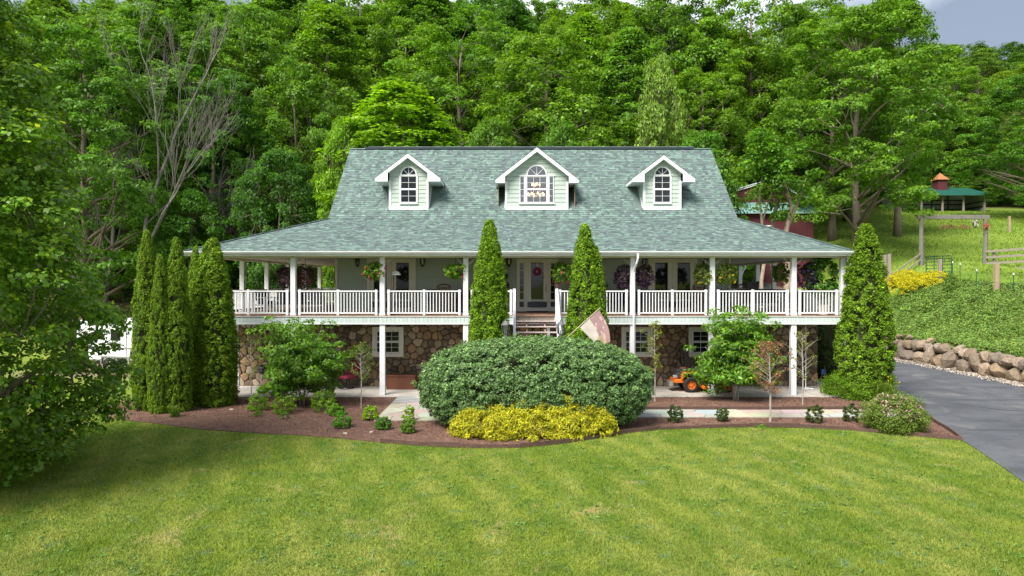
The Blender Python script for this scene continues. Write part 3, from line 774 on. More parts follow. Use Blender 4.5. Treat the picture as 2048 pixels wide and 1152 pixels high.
        sash(d, xc-r, xc+r, z0, 8.50, y-0.02, 2, 2, gm=gm); sash(d, xc-r, xc+r, 8.505, zs-0.05, y, 2, 2, gm=gm)
        boxo('head_trim', WHITE, d, xc-r-0.02, xc+r+0.02, y-0.05, y+0.02, zs-0.048, zs-0.002)
        boxo('sill', WHITE, d, xc-r-0.03, xc+r+0.03, y-0.07, y+0.02, z0-0.06, z0-0.002)
        mb = MB(); mb.box(xc-r-0.035, xc-r-0.001, y-0.04, y+0.02, z0, zs-0.05).box(xc+r+0.001, xc+r+0.035, y-0.04, y+0.02, z0, zs-0.05); mb.build('window_frame', WHITE, d)
    arch(d, xc, zs, r, y, gm)
    return d
for i, s in enumerate(DORMERS): dormer(s, i == 1)
# room behind the middle dormer
ROOM = simple('warm_room_wall', (0.30,0.19,0.12), 0.8)
mb = MB(); mb.box(-1.6,1.8,3.2,3.25,6.0,9.2).box(-1.62,-1.6,0.6,3.2,6.0,9.2).box(1.8,1.82,0.6,3.2,6.0,9.2).box(-1.6,1.8,0.6,3.2,5.95,6.0)
mb.build('upstairs_room', ROOM, house)

# ---- upper wall
wall = MB().box(WL+0.02, WR-0.02, 0.05, 2*YR, ZD, 5.39).build('wall', SIDING, house)
for X in (WL, WR):
    s = 1 if X < 0 else -1
    MB().prism_x([(0.0,5.44),(2*YR,5.44),(2*YR,ZBK-0.05),(YR,ZR-0.12),(0.0,ZBK-0.05)], min(X,X+s*0.06), max(X,X+s*0.06)).build('gable_wall', SIDING, house)
OPEN = [(-7.38,-5.20),(-0.79,1.00),(4.99,7.10)]
z = ZD+0.12; bh = 0.19
while z < 5.39:
    z1 = min(z+bh-0.005, 5.395); x = WL+0.11
    for a, b in OPEN + [(WR-0.11, None)]:
        MB().add([(x,0.010,z),(a,0.010,z),(a,0.030,z1),(x,0.030,z1),(x,0.05,z),(a,0.05,z),(a,0.05,z1),(x,0.05,z1)],
                 [(0,1,2,3),(4,7,6,5),(0,4,5,1),(1,5,6,2),(2,6,7,3),(3,7,4,0)]).build('siding_board', SIDING, wall)
        x = b
    z += bh
for a, b in ((WL, WL+0.105), (WR-0.105, WR)): boxo('corner_board', OFFWHITE, wall, a, b, -0.01, 0.09, ZD, 5.398)
x = WL+0.11
for a, b in OPEN + [(WR-0.11, None)]:
    boxo('base_board', OFFWHITE, wall, x, a, 0.004, 0.049, ZD, ZD+0.115); x = b
def door_leaf(parent, x0, x1, gx0, gx1, y, handle):
    zb, zt = ZD+0.10, 5.30; gz0, gz1 = ZD+0.52, 5.22
    mb = MB(); mb.box(x0,gx0,y,y+0.045,zb,zt).box(gx1,x1,y,y+0.045,zb,zt).box(gx0,gx1,y,y+0.045,gz1,zt).box(gx0,gx1,y,y+0.045,zb,zb+0.05).box(gx0,gx1,y,y+0.045,gz0-0.05,gz0)
    mb.build('door_leaf', OFFWHITE, parent)
    mb = MB(); t_ = 0.03
    mb.box(gx0-t_,gx0,y-0.012,y-0.001,gz0-t_,gz1+t_).box(gx1,gx1+t_,y-0.012,y-0.001,gz0-t_,gz1+t_).box(gx0,gx1,y-0.012,y-0.001,gz1,gz1+t_).box(gx0,gx1,y-0.012,y-0.001,gz0-t_,gz0)
    mb.build('glass_trim', OFFWHITE, parent)
    boxo('pane', GLASS, parent, gx0, gx1, y+0.015, y+0.03, gz0, gz1)
    boxo('kick_panel', NAVYP, parent, x0+0.05, x1-0.05, y-0.004, y+0.012, zb+0.07, gz0-0.1)
    if handle:
        hx, s = handle
        MB().tube([(hx,y-0.05,4.02),(hx+s*0.12,y-0.05,4.02)],0.012,6).lathe([(0.03,0),(0.03,0.05)],(hx,y-0.05,4.02),8,'y').build('handle', BRASS, parent)
def french(xc, hinge):
    a, b = xc-1.07, xc+1.07
    d = empty('french_door', parent=house)
    mb = MB(); mb.box(a,a+0.11,-0.03,0.049,ZD,5.395).box(b-0.11,b,-0.03,0.049,ZD,5.395).box(a+0.11,b-0.11,-0.03,0.049,5.305,5.395).box(a+0.11,b-0.11,-0.06,0.049,ZD,ZD+0.09); mb.build('door_frame', OFFWHITE, d)
    door_leaf(d, a+0.115, xc-0.005, a+0.30, a+0.86, 0.0, None); door_leaf(d, xc+0.005, b-0.115, xc+0.21, xc+0.77, 0.0, (xc+0.90, 1) if hinge > 0 else None)
    if hinge < 0: MB().tube([(a+0.17,-0.05,4.02),(a+0.28,-0.05,4.02)],0.012,6).build('handle', BRASS, d)
french(-6.29, 1); french(6.045, -1)
fd = empty('front_door', parent=house)
mb = MB(); mb.box(-0.79,-0.70,-0.03,0.049,ZD,5.395).box(0.91,1.0,-0.03,0.049,ZD,5.395).box(-0.70,0.91,-0.03,0.049,5.305,5.395).box(-0.70,0.91,-0.06,0.049,ZD,ZD+0.12).box(-0.45,-0.38,-0.035,0.049,ZD+0.12,5.305).box(0.59,0.66,-0.035,0.049,ZD+0.12,5.305); mb.build('door_frame', OFFWHITE, fd)
door_leaf(fd, -0.375, 0.585, -0.17, 0.38, 0.0, None)
MB().bevbox(0.47,0.53,-0.03,-0.006,3.92,4.30,0.012).tube([(0.50,-0.05,4.25),(0.50,-0.08,4.15),(0.50,-0.05,3.98)],0.014,6).build('handle', BRASS, fd)
for x0, x1 in ((-0.70,-0.45),(0.66,0.91)):
    mb = MB(); gx0, gx1 = (x0+x1)/2-0.085, (x0+x1)/2+0.085; gz0, gz1 = ZD+0.52, 5.20
    mb.box(x0+.001,gx0,0,0.045,ZD+0.122,5.303).box(gx1,x1-.001,0,0.045,ZD+0.122,5.303).box(gx0,gx1,0,0.045,gz1,5.303).box(gx0,gx1,0,0.045,ZD+0.122,gz0); mb.build('sidelight_frame', OFFWHITE, fd)
    for k in range(5):
        h = (gz1-gz0)/5; boxo('pane', GLASS, fd, gx0, gx1, 0.02, 0.03, gz0+k*h+0.008, gz0+(k+1)*h-0.008)
    mb = MB()
    for k in range(1,5): mb.box(gx0,gx1,0.0,0.04,gz0+k*h-0.008,gz0+k*h+0.008)
    mb.build('muntin', OFFWHITE, fd); boxo('kick_panel', NAVYP, fd, x0+0.03, x1-0.03, -0.004, 0.012, ZD+0.19, ZD+0.42)

# ---- deck
deck = MB().box(DL+0.03, DR-0.03, DF+0.03, DB, 2.84, ZD-0.032).build('deck', GREYWOOD, house)
bm_ = MB().box(0, 0.138, DF-0.02, -0.065, ZD-0.03, ZD).mesh('deck_board', DECKW)
x = DL+0.02
while x < DR-0.14:
    o = link('deck_board', bm_, deck, (x,0,0)); k = rs.uniform(0.8,1.2); o.color = (k,k*rs.uniform(0.95,1.03),k,1); x += 0.1435
mb = MB()
x = DL+0.02
while x < DR-0.14:
    if x < WL-0.15 or x > WR+0.03: mb.box(x, x+0.138, -0.06, DB, ZD-0.03, ZD)
    x += 0.1435
o = mb.build('side_deck_boards', DECKW, deck); o['kind'] = 'stuff'
sk_ = MB().box(0, 0.15, DF-0.002, DF+0.026, 2.80, ZD-0.05).mesh('skirt_board', SKIRT)
x = DL
while x < DR-0.1:
    if not (-0.9 < x+0.07 < 0.62):
        o = link('skirt_board', sk_, deck, (x,0,0)); k = rs.uniform(0.94,1.05); o.color = (k,k,k,1)
    x += 0.156
mb = MB(); mb.box(DL-0.03, -0.90, DF-0.03, DF+0.02, ZD-0.048, ZD-0.031).box(0.70, DR+0.03, DF-0.03, DF+0.02, ZD-0.048, ZD-0.031)
mb.box(DL-0.03, DR+0.03, DF-0.02, DF+0.03, 2.75, 2.797); mb.build('skirt_trim', WHITE, deck)
mb = MB(); mb.box(DL-0.002, DL+0.026, DF+0.03, DB, 2.76, ZD-0.033).box(DR-0.026, DR+0.002, DF+0.03, DB, 2.76, ZD-0.033); mb.build('side_skirt', SKIRT, deck)

# ---- posts
up_ = MB().bevbox(-0.095,0.095,-0.095,0.095,ZD,5.299,0.008).box(-0.11,0.11,-0.11,0.11,ZD+0.001,ZD+0.09).mesh('porch_post', WHITE)
lo_ = MB().bevbox(-0.10,0.10,-0.10,0.10,0.045,2.749,0.008).mesh('lower_post', WHITE)
FP = [DL+0.13, -9.37, -5.96, -2.77, 3.62, 6.66, 9.78, DR-0.13]
for x in FP:
    link('porch_post', up_, house, (x, DF+0.115, 0)); link('lower_post', lo_, house, (x, DF+0.13, 0))
SP_L = [0.0, 3.0, 6.0, 9.0, 12.0]; SP_R = [-1.2, 3.1, 5.3, 8.0, 12.0]
for y in SP_L: link('porch_post', up_, house, (DL+0.13, y, 0)); link('lower_post', lo_, house, (DL+0.13, y, 0))
for y in SP_R: link('porch_post', up_, house, (DR-0.13, y, 0)); link('lower_post', lo_, house, (DR-0.13, y, 0))
for x in (-9.4,-6,-2,2,6,9.3): link('porch_post', up_, house, (x, DB-0.13, 0)); link('lower_post', lo_, house, (x, DB-0.13, 0))
# white basket brackets on the front posts
for x in FP[1:-1]:
    for s in (-1, 1):
        mb = MB(); mb.tube([(x+s*0.09,DF+0.115,5.02),(x+s*0.38,DF+0.115,5.27)],0.010,5); mb.build('bracket', OFFWHITE, house)
for s in (-1,1):   # curved braces of a back post
    pts = [(DL+4.2+s*0.1+s*0.45*math.sin(a), DB-0.13, 5.29-0.75*math.cos(a)) for a in [k*math.pi/2/6 for k in range(7)]]
    MB().tube(pts, 0.06, 6).build('brace', WHITE, house)

# ---- railings
bal_ = MB().box(-0.017,0.017,-0.017,0.017,ZD+0.115,ZD+0.90).mesh('baluster', WHITE)
new_ = MB().bevbox(-0.045,0.045,-0.045,0.045,ZD,ZD+0.985,0.006).mesh('newel', WHITE)
def rail(a, b, indiv=True, ends=(True,True), mid=True):
    a = Vector((*a,0)); b = Vector((*b,0)); L = (b-a).length; d = (b-a)/L
    r = empty('railing', parent=house)
    off = 0.085
    mb = MB(); mb.bar(a+d*0.0+Vector((0,0,ZD+0.925)), b+Vector((0,0,ZD+0.925)), 0.085, 0.05); mb.build('top_rail', WHITE, r)
    mb = MB(); mb.bar(a+Vector((0,0,ZD+0.09)), b+Vector((0,0,ZD+0.09)), 0.05, 0.05); mb.build('bottom_rail', WHITE, r)
    ns = ([0.06] if ends[0] else []) + ([L/2] if mid else []) + ([L-0.06] if ends[1] else [])
    for s in ns: link('newel', new_, r, a+d*s)
    n_ = max(1, int(round(L/0.118))); mbs = MB()
    for i in range(1, n_):
        s = L*i/n_
        if any(abs(s-q_) < 0.06 for q_ in ns): continue
        p = a+d*s
        if indiv: link('baluster', bal_, r, p)
        else: mbs.box(p.x-0.017,p.x+0.017,p.y-0.017,p.y+0.017,ZD+0.115,ZD+0.90)
    if not indiv: o = mbs.build('far_balusters', WHITE, r); o['kind'] = 'stuff'
yr_ = DF+0.10
for i in range(3): rail((FP[i]+0.10+0.08, yr_), (FP[i+1]-0.18, yr_))
rail((FP[3]+0.18, yr_), (-0.98, yr_), mid=False)
rail((0.78, yr_), (FP[4]-0.18, yr_))
for i in range(4,7): rail((FP[i]+0.18, yr_), (FP[i+1]-0.18, yr_), mid=(i < 6))
yl = [DF+0.115]+SP_L
for i in range(len(yl)-1): rail((DL+0.10, yl[i]+0.1), (DL+0.10, yl[i+1]-0.1), indiv=i < 2, ends=(False,False), mid=False)
yl = [DF+0.115]+SP_R
for i in range(len(yl)-1): rail((DR-0.10, yl[i]+0.1), (DR-0.10, yl[i+1]-0.1), indiv=i < 1, ends=(False,False), mid=False)
rail((DL+0.2, DB-0.1), (-9.5, DB-0.1), indiv=False, mid=False); rail((9.4, DB-0.1), (DR-0.2, DB-0.1), indiv=False, mid=False)

# ---- stairs down to the path
stairs = empty('stairs', parent=house)
SX0, SX1 = -0.86, 0.66; rise, run = 0.193, 0.245
nst = 15
for i in range(nst):
    zt_ = ZD - rise*(i+1); y0 = DF-0.03 - run*(i+1)
    if zt_ < 0.12: break
    MB().bevbox(SX0, SX1, y0-0.02, y0+run-0.005, zt_-0.04, zt_, 0.006).build('tread', TREADW, stairs)
RISER = simple('stair_wood', (0.36,0.24,0.19), 0.8, 0.15)
yb_ = DF-0.03-run*15.6; zb_ = 0.05
for x in (-0.45, 0.24):
    MB().bar((x, DF+0.02, ZD-0.28), (x, yb_, zb_+0.02), 0.05, 0.22).build('stringer', RISER, stairs)
for x in (SX0-0.03, SX1+0.03):
    MB().bar((x, DF+0.0, ZD-0.20), (x, yb_, zb_+0.08), 0.045, 0.27).build('stringer', WHITE, stairs)
for x in (SX0-0.05, SX1+0.05):
    MB().bevbox(x-0.055,x+0.055,DF-0.06,DF+0.05,2.70,ZD+1.02,0.008).build('newel', WHITE, stairs)
    yn = DF-run*9
    MB().bar((x,DF-0.04,ZD+0.93),(x,yn,ZD+0.93-rise*9),0.09,0.05).build('handrail', WHITE, stairs)
    MB().bar((x,DF-0.04,ZD+0.15),(x,yn,ZD+0.15-rise*9),0.05,0.05).build('lower_rail', WHITE, stairs)
    mb = MB()
    for k in range(1,18):
        f = k/18; yy = DF-0.04+(yn-DF+0.04)*f; zz = ZD-rise*9*f; mb.box(x-0.016,x+0.016,yy-0.016,yy+0.016,zz+0.15,zz+0.92)
    mb.build('balusters', WHITE, stairs)
    MB().bevbox(x-0.06,x+0.06,yn-0.12,yn-0.01,0.05,ZD+1.0-rise*9,0.008).build('newel', WHITE, stairs)
MB().box(0.30,0.42,DF-0.4,DF-0.28,0.05,2.7).build('stair_post', WHITE, stairs)

# ---- stone basement wall
SWL, SWR, SWY, SWT = -12.36, 11.73, -1.50, 2.84
stone_wall = MB().box(SWL, SWR, SWY, 8.3, 0.0, SWT).build('stone_wall', MORTAR, house)
BWIN = [(-6.16,1.30), (4.20,1.30), (7.0,1.30)]; BZ0, BZ1 = 1.26, 2.50
rs2 = random.Random(21)
pts = []
for x, zz in jitter_pts(rs2, SWL, SWR, 0.045, SWT, 0.275, 0.42, 1.15):
    pts.append((x,zz))
    if rs2.random() < 0.22: pts.append((min(SWR-.03,x+rs2.uniform(0.1,0.2)), min(SWT-.03,max(.06,zz+rs2.uniform(-0.16,0.16)))))
SC = [(0.30,0.235,0.165),(0.25,0.19,0.135),(0.33,0.27,0.20),(0.20,0.155,0.115),(0.27,0.19,0.12),(0.36,0.31,0.25),(0.17,0.135,0.11),(0.31,0.21,0.13),(0.24,0.20,0.165)]
def chaikin(poly):
    out = []
    for i in range(len(poly)):
        a, b = poly[i], poly[(i+1) % len(poly)]
        out += [(a[0]*0.78+b[0]*0.22, a[1]*0.78+b[1]*0.22), (a[0]*0.22+b[0]*0.78, a[1]*0.22+b[1]*0.78)]
    return out
stones = []
for poly in voronoi(pts, (SWL, SWR, 0.045, SWT), 0.011):
    if len(poly) < 3: continue
    A = area(poly)
    if A < 0.006: continue
    cx = sum(p[0] for p in poly)/len(poly); cz = sum(p[1] for p in poly)/len(poly)
    if any(abs(cx-wx) < ww/2-0.05 and BZ0+0.05 < cz < BZ1-0.05 for wx, ww in BWIN): continue
    stones.append((A, cx, cz, chaikin(poly)))
stones.sort(key=lambda s: -s[0])
def add_stone(mb, s):
    A, cx, cz, poly = s; d = rs2.uniform(0.035,0.085); c = rs2.choice(SC); k = rs2.uniform(0.8,1.4); mb.col = (c[0]*k*1.06, c[1]*k, c[2]*k*0.92)
    if abs(cx+11.9) < 0.35 and cz > 2.35: mb.col = (0.62,0.58,0.50)
    n_ = len(poly); y = SWY; tx, tzz = rs2.uniform(-0.04,0.04), rs2.uniform(-0.04,0.04)
    ring = lambda f, dep: [(cx+(x-cx)*f, y-dep-((x-cx)*tx+(z_-cz)*tzz), z_*f+cz*(1-f)) for x, z_ in poly]
    vs = ring(1.0, -0.005) + ring(0.97, d*0.72) + ring(0.80, d) + [(cx, y-d-0.012, cz)]
    fs = []
    for i in range(n_):
        j = (i+1) % n_; fs += [(i,j,n_+j,n_+i),(n_+i,n_+j,2*n_+j,2*n_+i),(2*n_+i,2*n_+j,3*n_)]
    mb.add(vs, fs)
for s in stones[:300]:
    mb = MB(); add_stone(mb, s); mb.build('stone', STONE, stone_wall)
mb = MB()
for s in stones[300:]: add_stone(mb, s)
o = mb.build('small_stones', STONE, stone_wall); o['kind'] = 'stuff'
for wi, (wx, ww) in enumerate(BWIN):
    w = empty('basement_window', parent=house); a, b = wx-ww/2, wx+ww/2; y = SWY-0.10
    mb = MB(); t_ = 0.15
    mb.box(a,a+t_,y,SWY+0.02,BZ0,BZ1).box(b-t_,b,y,SWY+0.02,BZ0,BZ1).box(a+t_,b-t_,y,SWY+0.02,BZ0,BZ0+t_).box(a+t_,b-t_,y,SWY+0.02,BZ1-t_,BZ1); mb.build('window_frame', OFFWHITE, w)
    zm = (BZ0+BZ1)/2
    sash(w, a+t_+0.01, b-t_-0.01, BZ0+t_+0.01, zm, y+0.05, 3, 2, 0.04); sash(w, a+t_+0.01, b-t_-0.01, zm+0.005, BZ1-t_-0.01, y+0.065, 3, 2, 0.04)
    if wi == 1:
        mb = MB()
        for k in range(12): mb.box(a+t_+0.05,b-t_-0.05,y+0.085,y+0.088,BZ0+0.2+k*0.07,BZ0+0.255+k*0.07)
        mb.build('blind', OFFWHITE, w)
MB().bevbox(SWL-0.16,SWL-0.002,SWY-0.08,SWY+0.1,0.045,2.74,0.01).build('corner_post', WHITE, house)

# ---- downspouts
def downspout(pts): MB().tube(pts, 0.042, 8).build('downspout', WHITE, house)
x = FP[4]
downspout([(x+0.10,-4.36,5.42),(x+0.10,-4.36,5.25),(x+0.07,-4.28,5.08),(x+0.03,-4.02,4.86),(x+0.02,-3.96,4.75),(x+0.02,-3.96,2.9),(x+0.02,-3.93,2.6),(x+0.02,-3.93,0.1)])
x = FP[7]
downspout([(x+0.26,-4.36,5.42),(x+0.26,-4.34,5.2),(x+0.12,-4.1,4.98),(x+0.03,-3.97,4.82),(x+0.03,-3.96,4.6),(x+0.03,-3.96,0.1)])
downspout([(x+0.34,-3.4,5.42),(x+0.34,-3.4,5.2),(x+0.10,-3.75,4.95),(x+0.03,-3.9,4.85)])
downspout([(DR+0.16,8.0,5.42),(DR+0.16,8.0,5.2),(DR+0.0,8.0,4.9),(DR-0.05,8.0,4.75),(DR-0.05,8.0,0.1)])
# ================================================================== GARDEN PLANTS
ARB = leafmat('arborvitae_leaf', (0.125, 0.220, 0.014), 0.3, 0.6, spec=0.2)
HEDGE = leafmat('hedge_leaf', (0.112, 0.205, 0.072), 0.30, 0.45, spec=0.4)
GOLD = leafmat('golden_leaf', (0.42, 0.40, 0.022), 0.3, 0.6, spec=0.2)
BRIGHT = leafmat('bright_leaf', (0.120, 0.255, 0.024), 0.35, 0.4, spec=0.4)
MAPLE = leafmat('maple_leaf', (0.125, 0.240, 0.022), 0.46, 0.42, spec=0.4)
OLIVE = leafmat('olive_leaf', (0.17, 0.20, 0.045), 0.3, 0.5)
DARKL = leafmat('dark_leaf', (0.045, 0.095, 0.022), 0.25, 0.45)
PURP = leafmat('purple_leaf', (0.060, 0.035, 0.060), 0.2, 0.4)
PINK = leafmat('pink_petal', (0.62, 0.045, 0.16), 0.3, 0.5, tcol=(1,1,1))
PALEP = leafmat('pale_pink_petal', (0.55, 0.36, 0.36), 0.3, 0.5, tcol=(1,1,1))
YELP = leafmat('yellow_petal', (0.55, 0.38, 0.02), 0.3, 0.5, tcol=(1,1,1))
BROWNL = leafmat('dry_leaf', (0.22, 0.11, 0.06), 0.2, 0.6)
JUN = leafmat('juniper_leaf', (0.135, 0.225, 0.050), 0.2, 0.6, spec=0.2)
def fol(name, data, mat, parent=None, loc=None, color=None):
    o = link(name, quad_mesh(name, data[0], data[1], mat, len(data[0])//len(data[1])), parent, loc)
    if color: o.color = (*color, 1)
    return o
def curve_pts(a, b, bend, n=5, rnd=random):
    a = Vector(a); b = Vector(b); off = Vector((rnd.uniform(-1,1), rnd.uniform(-1,1), rnd.uniform(0,0.8)))*bend*(b-a).length
    return [a.lerp(b, i/(n-1)) + off*math.sin(math.pi*i/(n-1)) for i in range(n)]
def tree_meshes(seed, H, Rc, cb, ncl, k, leaf, cr, mat, bark=BARK, trunk_r=0.3, prof='round', nlimb=14, wig=0.3, lopt=None, gap=0.0, vert=0.55, off=(0,0), twig=1.0, qmin=0.36, sub=0, tpow=0.85, low=0.55):
    """one tree of height H: returns (trunk mesh with limbs, crown mesh)"""
    rng = np.random.default_rng(seed); rnd = random.Random(seed)
    t = rng.random(ncl)**tpow; ang = rng.uniform(0, 2*np.pi, ncl); q = qmin + (1-qmin)*rng.random(ncl)**0.45
    if prof == 'round': pr = np.sin(np.pi*(0.10+0.86*t))**0.65
    elif prof == 'tall': pr = np.sin(np.pi*(0.16+0.80*t**0.9))**0.85
    elif prof == 'cone': pr = np.clip(1.06-t, 0.05, 1)**0.85*np.minimum(1, low+2.5*t)
    else: pr = np.sin(np.pi*(0.22+0.72*t))**0.5
    lob = 1 + 0.20*np.sin(ang*3+seed) * np.sin(t*9+seed*2) + 0.10*np.sin(ang*7+t*14)
    rad = Rc*pr*q*lob
    z = cb + (H-cb-cr*0.4)*t
    C = np.stack([np.cos(ang)*rad + off[0]*t, np.sin(ang)*rad + off[1]*t, z], 1)
    if gap:
        h = np.sin(C[:,0]*1.1+seed)*np.sin(C[:,1]*1.2+2*seed)*np.sin(C[:,2]*0.9+seed)
        C = C[h > -1+gap] if False else C[(h + rng.normal(0,0.15,len(h))) > -0.35+gap*0.3]
    n = len(C)
    Dn = unit(np.stack([C[:,0], C[:,1], (C[:,2]-(cb+H)/2)*0.6], 1) + 1e-6)
    C0 = C; n0 = n
    if sub:   # every bough carries a dome of smaller leaf clusters
        big = cr*rng.uniform(0.7,1.35,n)
        dd = rng.normal(size=(n,sub,3)); dd[:,:,2] += 0.55; dd = unit(dd + Dn[:,None,:]*0.7)
        C = (C[:,None,:] + dd*(big[:,None,None]*np.array([1,1,0.62]))*rng.uniform(0.65,1.0,(n,sub,1))).reshape(-1,3)
        C[:,2] = np.maximum(C[:,2], 0.25); Dn = unit(np.repeat(Dn,sub,0)*0.5 + dd.reshape(-1,3)*0.8); cr = cr*0.52; n = len(C)
    r = cr*rng.uniform(0.65,1.35,n); rr = np.stack([r, r, r*vert], 1)
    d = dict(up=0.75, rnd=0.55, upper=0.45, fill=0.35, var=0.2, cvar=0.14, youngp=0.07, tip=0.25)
    if lopt: d.update(lopt)
    data = clumped(rng, C, Dn, rr, k, leaf, **d)
    crown = quad_mesh('crown', data[0], data[1], mat)
    mb = MB(); mb.smooth = True
    top = H*0.90; tp = [Vector((rnd.uniform(-wig,wig)*i/8 + off[0]*max(0,(i/8*top-cb))/(H-cb), rnd.uniform(-wig,wig)*i/8, top*i/8)) for i in range(9)]
    mb.tube(tp, [trunk_r*(1.35 if i == 0 else 1)*(1-i/9.2)**0.8 for i in range(9)], 8)
    tips = []
    C = C0; n = n0; order = list(range(n)); rnd.shuffle(order)
    for j in order[:nlimb]:
        e = Vector(C[j]); hd = math.hypot(e.x, e.y); zs = max(cb*0.7, min(e.z-hd*rnd.uniform(0.4,0.9), top*0.92)); f = zs/top*8; i = min(7, int(f)); s = tp[i].lerp(tp[i+1], f-i)
        pts = curve_pts(s, e, 0.10, 6, rnd); r0 = trunk_r*(1-zs/top*0.8)*0.5
        mb.tube(pts, [r0*(1-p/6.5) for p in range(6)], 6); tips += [(p, r0*(1-i2/6.5)) for i2, p in enumerate(pts) if i2 > 1]
    if tips:
        TP = np.array([p[0] for p in tips])
        for j in order[nlimb:]:
            d2 = ((TP-C[j])**2).sum(1); i = int(np.argmin(d2))
            if d2[i] > (Rc*0.9)**2 or d2[i] < 0.05 or rnd.random() > twig: continue
            mb.tube(curve_pts(tips[i][0], C[j], 0.08, 3, rnd), [min(0.05,tips[i][1]*0.6), 0.03*trunk_r/0.3, 0.01], 4, cap=False)
    trunk = mb.mesh('trunk', bark)
    return trunk, crown
def put_tree(name, meshes, loc, label, group=None, color=(1,1,1), scale=(1,1,1), rz=0.0, cat='tree', bcol=None):
    t = empty(name, loc, rz); tag(t, label, cat, group); t.scale = scale
    a = link('trunk', meshes[0], t); b = link('crown', meshes[1], t); b.color = (*color, 1)
    if bcol: a.color = (*bcol, 1)
    return t

# ---- arborvitae (columnar evergreens)
def arb_mesh(seed, leaders):
    """height 1 x radius 1 column made of feathery upright clumps"""
    rng = np.random.default_rng(seed); parts = []; core = MB(); core.smooth = True
    for lx, ly, lh, lr in leaders:
        H = 6.4*lh; Rr = 0.80*lr; n = int(1050*lh*lr**1.1)
        t = rng.random(n)**1.15*0.985; ang = rng.uniform(0,2*np.pi,n)
        prof = lambda t: np.minimum(1, 0.82+0.9*t)*np.clip(1-np.asarray(t,float)**2.2,0,1)**0.74
        rad = Rr*prof(t)*(0.97+rng.normal(0,0.05,n)+0.07*np.sin(ang*4+t*17+seed))
        C = np.stack([lx+np.cos(ang)*rad, ly+np.sin(ang)*rad, 0.10+H*t], 1)
        Dn = unit(np.stack([np.cos(ang), np.sin(ang), 0.35+0.8*t], 1))
        r = 0.115*rng.uniform(0.6,1.4,n); rr = np.stack([r,r,r*1.4],1)
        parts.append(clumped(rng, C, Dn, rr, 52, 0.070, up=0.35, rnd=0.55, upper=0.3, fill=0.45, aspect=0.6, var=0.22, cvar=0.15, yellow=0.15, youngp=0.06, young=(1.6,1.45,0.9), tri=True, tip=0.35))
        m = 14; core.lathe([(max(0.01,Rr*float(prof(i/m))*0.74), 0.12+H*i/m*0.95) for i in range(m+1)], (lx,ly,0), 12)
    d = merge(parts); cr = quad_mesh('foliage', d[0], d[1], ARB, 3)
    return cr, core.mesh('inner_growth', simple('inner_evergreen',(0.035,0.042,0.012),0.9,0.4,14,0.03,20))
ARBM = [arb_mesh(41, [(0,0,1,1)]), arb_mesh(42, [(0,0,1,1)]), arb_mesh(43, [(0,0,1,1),(-0.32,-0.25,0.88,0.75)]), arb_mesh(44, [(0,0,1,1),(-0.42,-0.1,0.78,0.7),(0.30,-0.35,0.93,0.72)])]
trunk_arb = MB().tube([(0,0,-0.05),(0.02,0,0.35),(0,0.02,0.8)],[0.10,0.08,0.06],8).tube([(0.12,-0.05,-0.05),(0.13,-0.08,0.4),(0.05,0,0.8)],[0.07,0.06,0.05],7).mesh('trunk', PALEBARK)
def arborvitae(kind, px, D, vtop, wpx, label, rz=0.0, color=(1,1,1), group='arborvitae columns', base=0.0):
    p = at(px, 567, D); H = CAM[2]+(567-vtop)*D/F - base; w = wpx*D/F/2
    t = empty('arborvitae', (p.x, p.y, base), rz); tag(t, label, 'evergreen', group); t.scale = (w/0.80, w/0.80, H/6.5)
    link('trunk', trunk_arb, t)
    o = link('foliage', ARBM[kind][0], t); o.color = (*color,1); link('inner_growth', ARBM[kind][1], t)
arborvitae(0, 294, 23.1, 462, 56, 'tallest leftmost arborvitae of the row left of the porch', 0.3, (1.0,0.98,1))
arborvitae(1, 320, 22.6, 511, 44, 'short slim arborvitae second from the left in the row left of the porch', 1.2)
arborvitae(1, 353, 22.9, 477, 58, 'arborvitae third from the left, in the middle of the row left of the porch', 2.2)
arborvitae(0, 391, 24.6, 494, 44, 'arborvitae fourth from the left, behind the broad one beside the porch', 4.0)
arborvitae(3, 424, 24.3, 477, 94, 'broad several-tipped arborvitae nearest the left porch corner', 0.0)
arborvitae(2, 979, 23.6, 441, 82, 'two-tipped arborvitae just left of the front stairs', 0.5, (1.05,1.1,1))
arborvitae(2, 1170, 23.6, 449, 76, 'arborvitae just right of the front stairs, behind the flag', 2.6, (1.05,1.1,1))
arborvitae(1, 1731, 25.6, 450, 98, 'wide arborvitae at the right porch corner beside the driveway', 0.2, (1.02,1.05,1))

# ---- clipped hedge and golden shrub in front of the stairs
rng = np.random.default_rng(77)
def blob(c, r, n, cl, k, leaf, zmin=-0.35, power=2.0, lump=0.05, **kw):
    C, Dn = ell_shell(rng, n, c, r, zmin, power, lump)
    C[:,2] = np.maximum(C[:,2], 0.08)
    q = cl*rng.uniform(0.7,1.3,len(C)); return clumped(rng, C, Dn, np.stack([q,q,q*0.7],1), k, leaf, **kw)
hc = at(1071, 567, 20.7)
t = empty('clipped_hedge', (hc.x, hc.y, 0)); tag(t, 'large dome-shaped clipped green hedge in front of the stairs', 'hedge')
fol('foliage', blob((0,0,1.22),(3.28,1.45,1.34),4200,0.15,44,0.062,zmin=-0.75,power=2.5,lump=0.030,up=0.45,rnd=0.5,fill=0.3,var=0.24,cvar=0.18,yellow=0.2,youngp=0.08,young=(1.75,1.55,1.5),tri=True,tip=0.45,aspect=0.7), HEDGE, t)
mb = MB(); mb.smooth = True; m = 10
for i in range(m+1): pass
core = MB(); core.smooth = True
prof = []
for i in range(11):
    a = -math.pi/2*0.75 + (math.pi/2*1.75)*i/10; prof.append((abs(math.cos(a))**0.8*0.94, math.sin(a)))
core.lathe([(r, h) for r, h in prof], (0,0,0), 20)
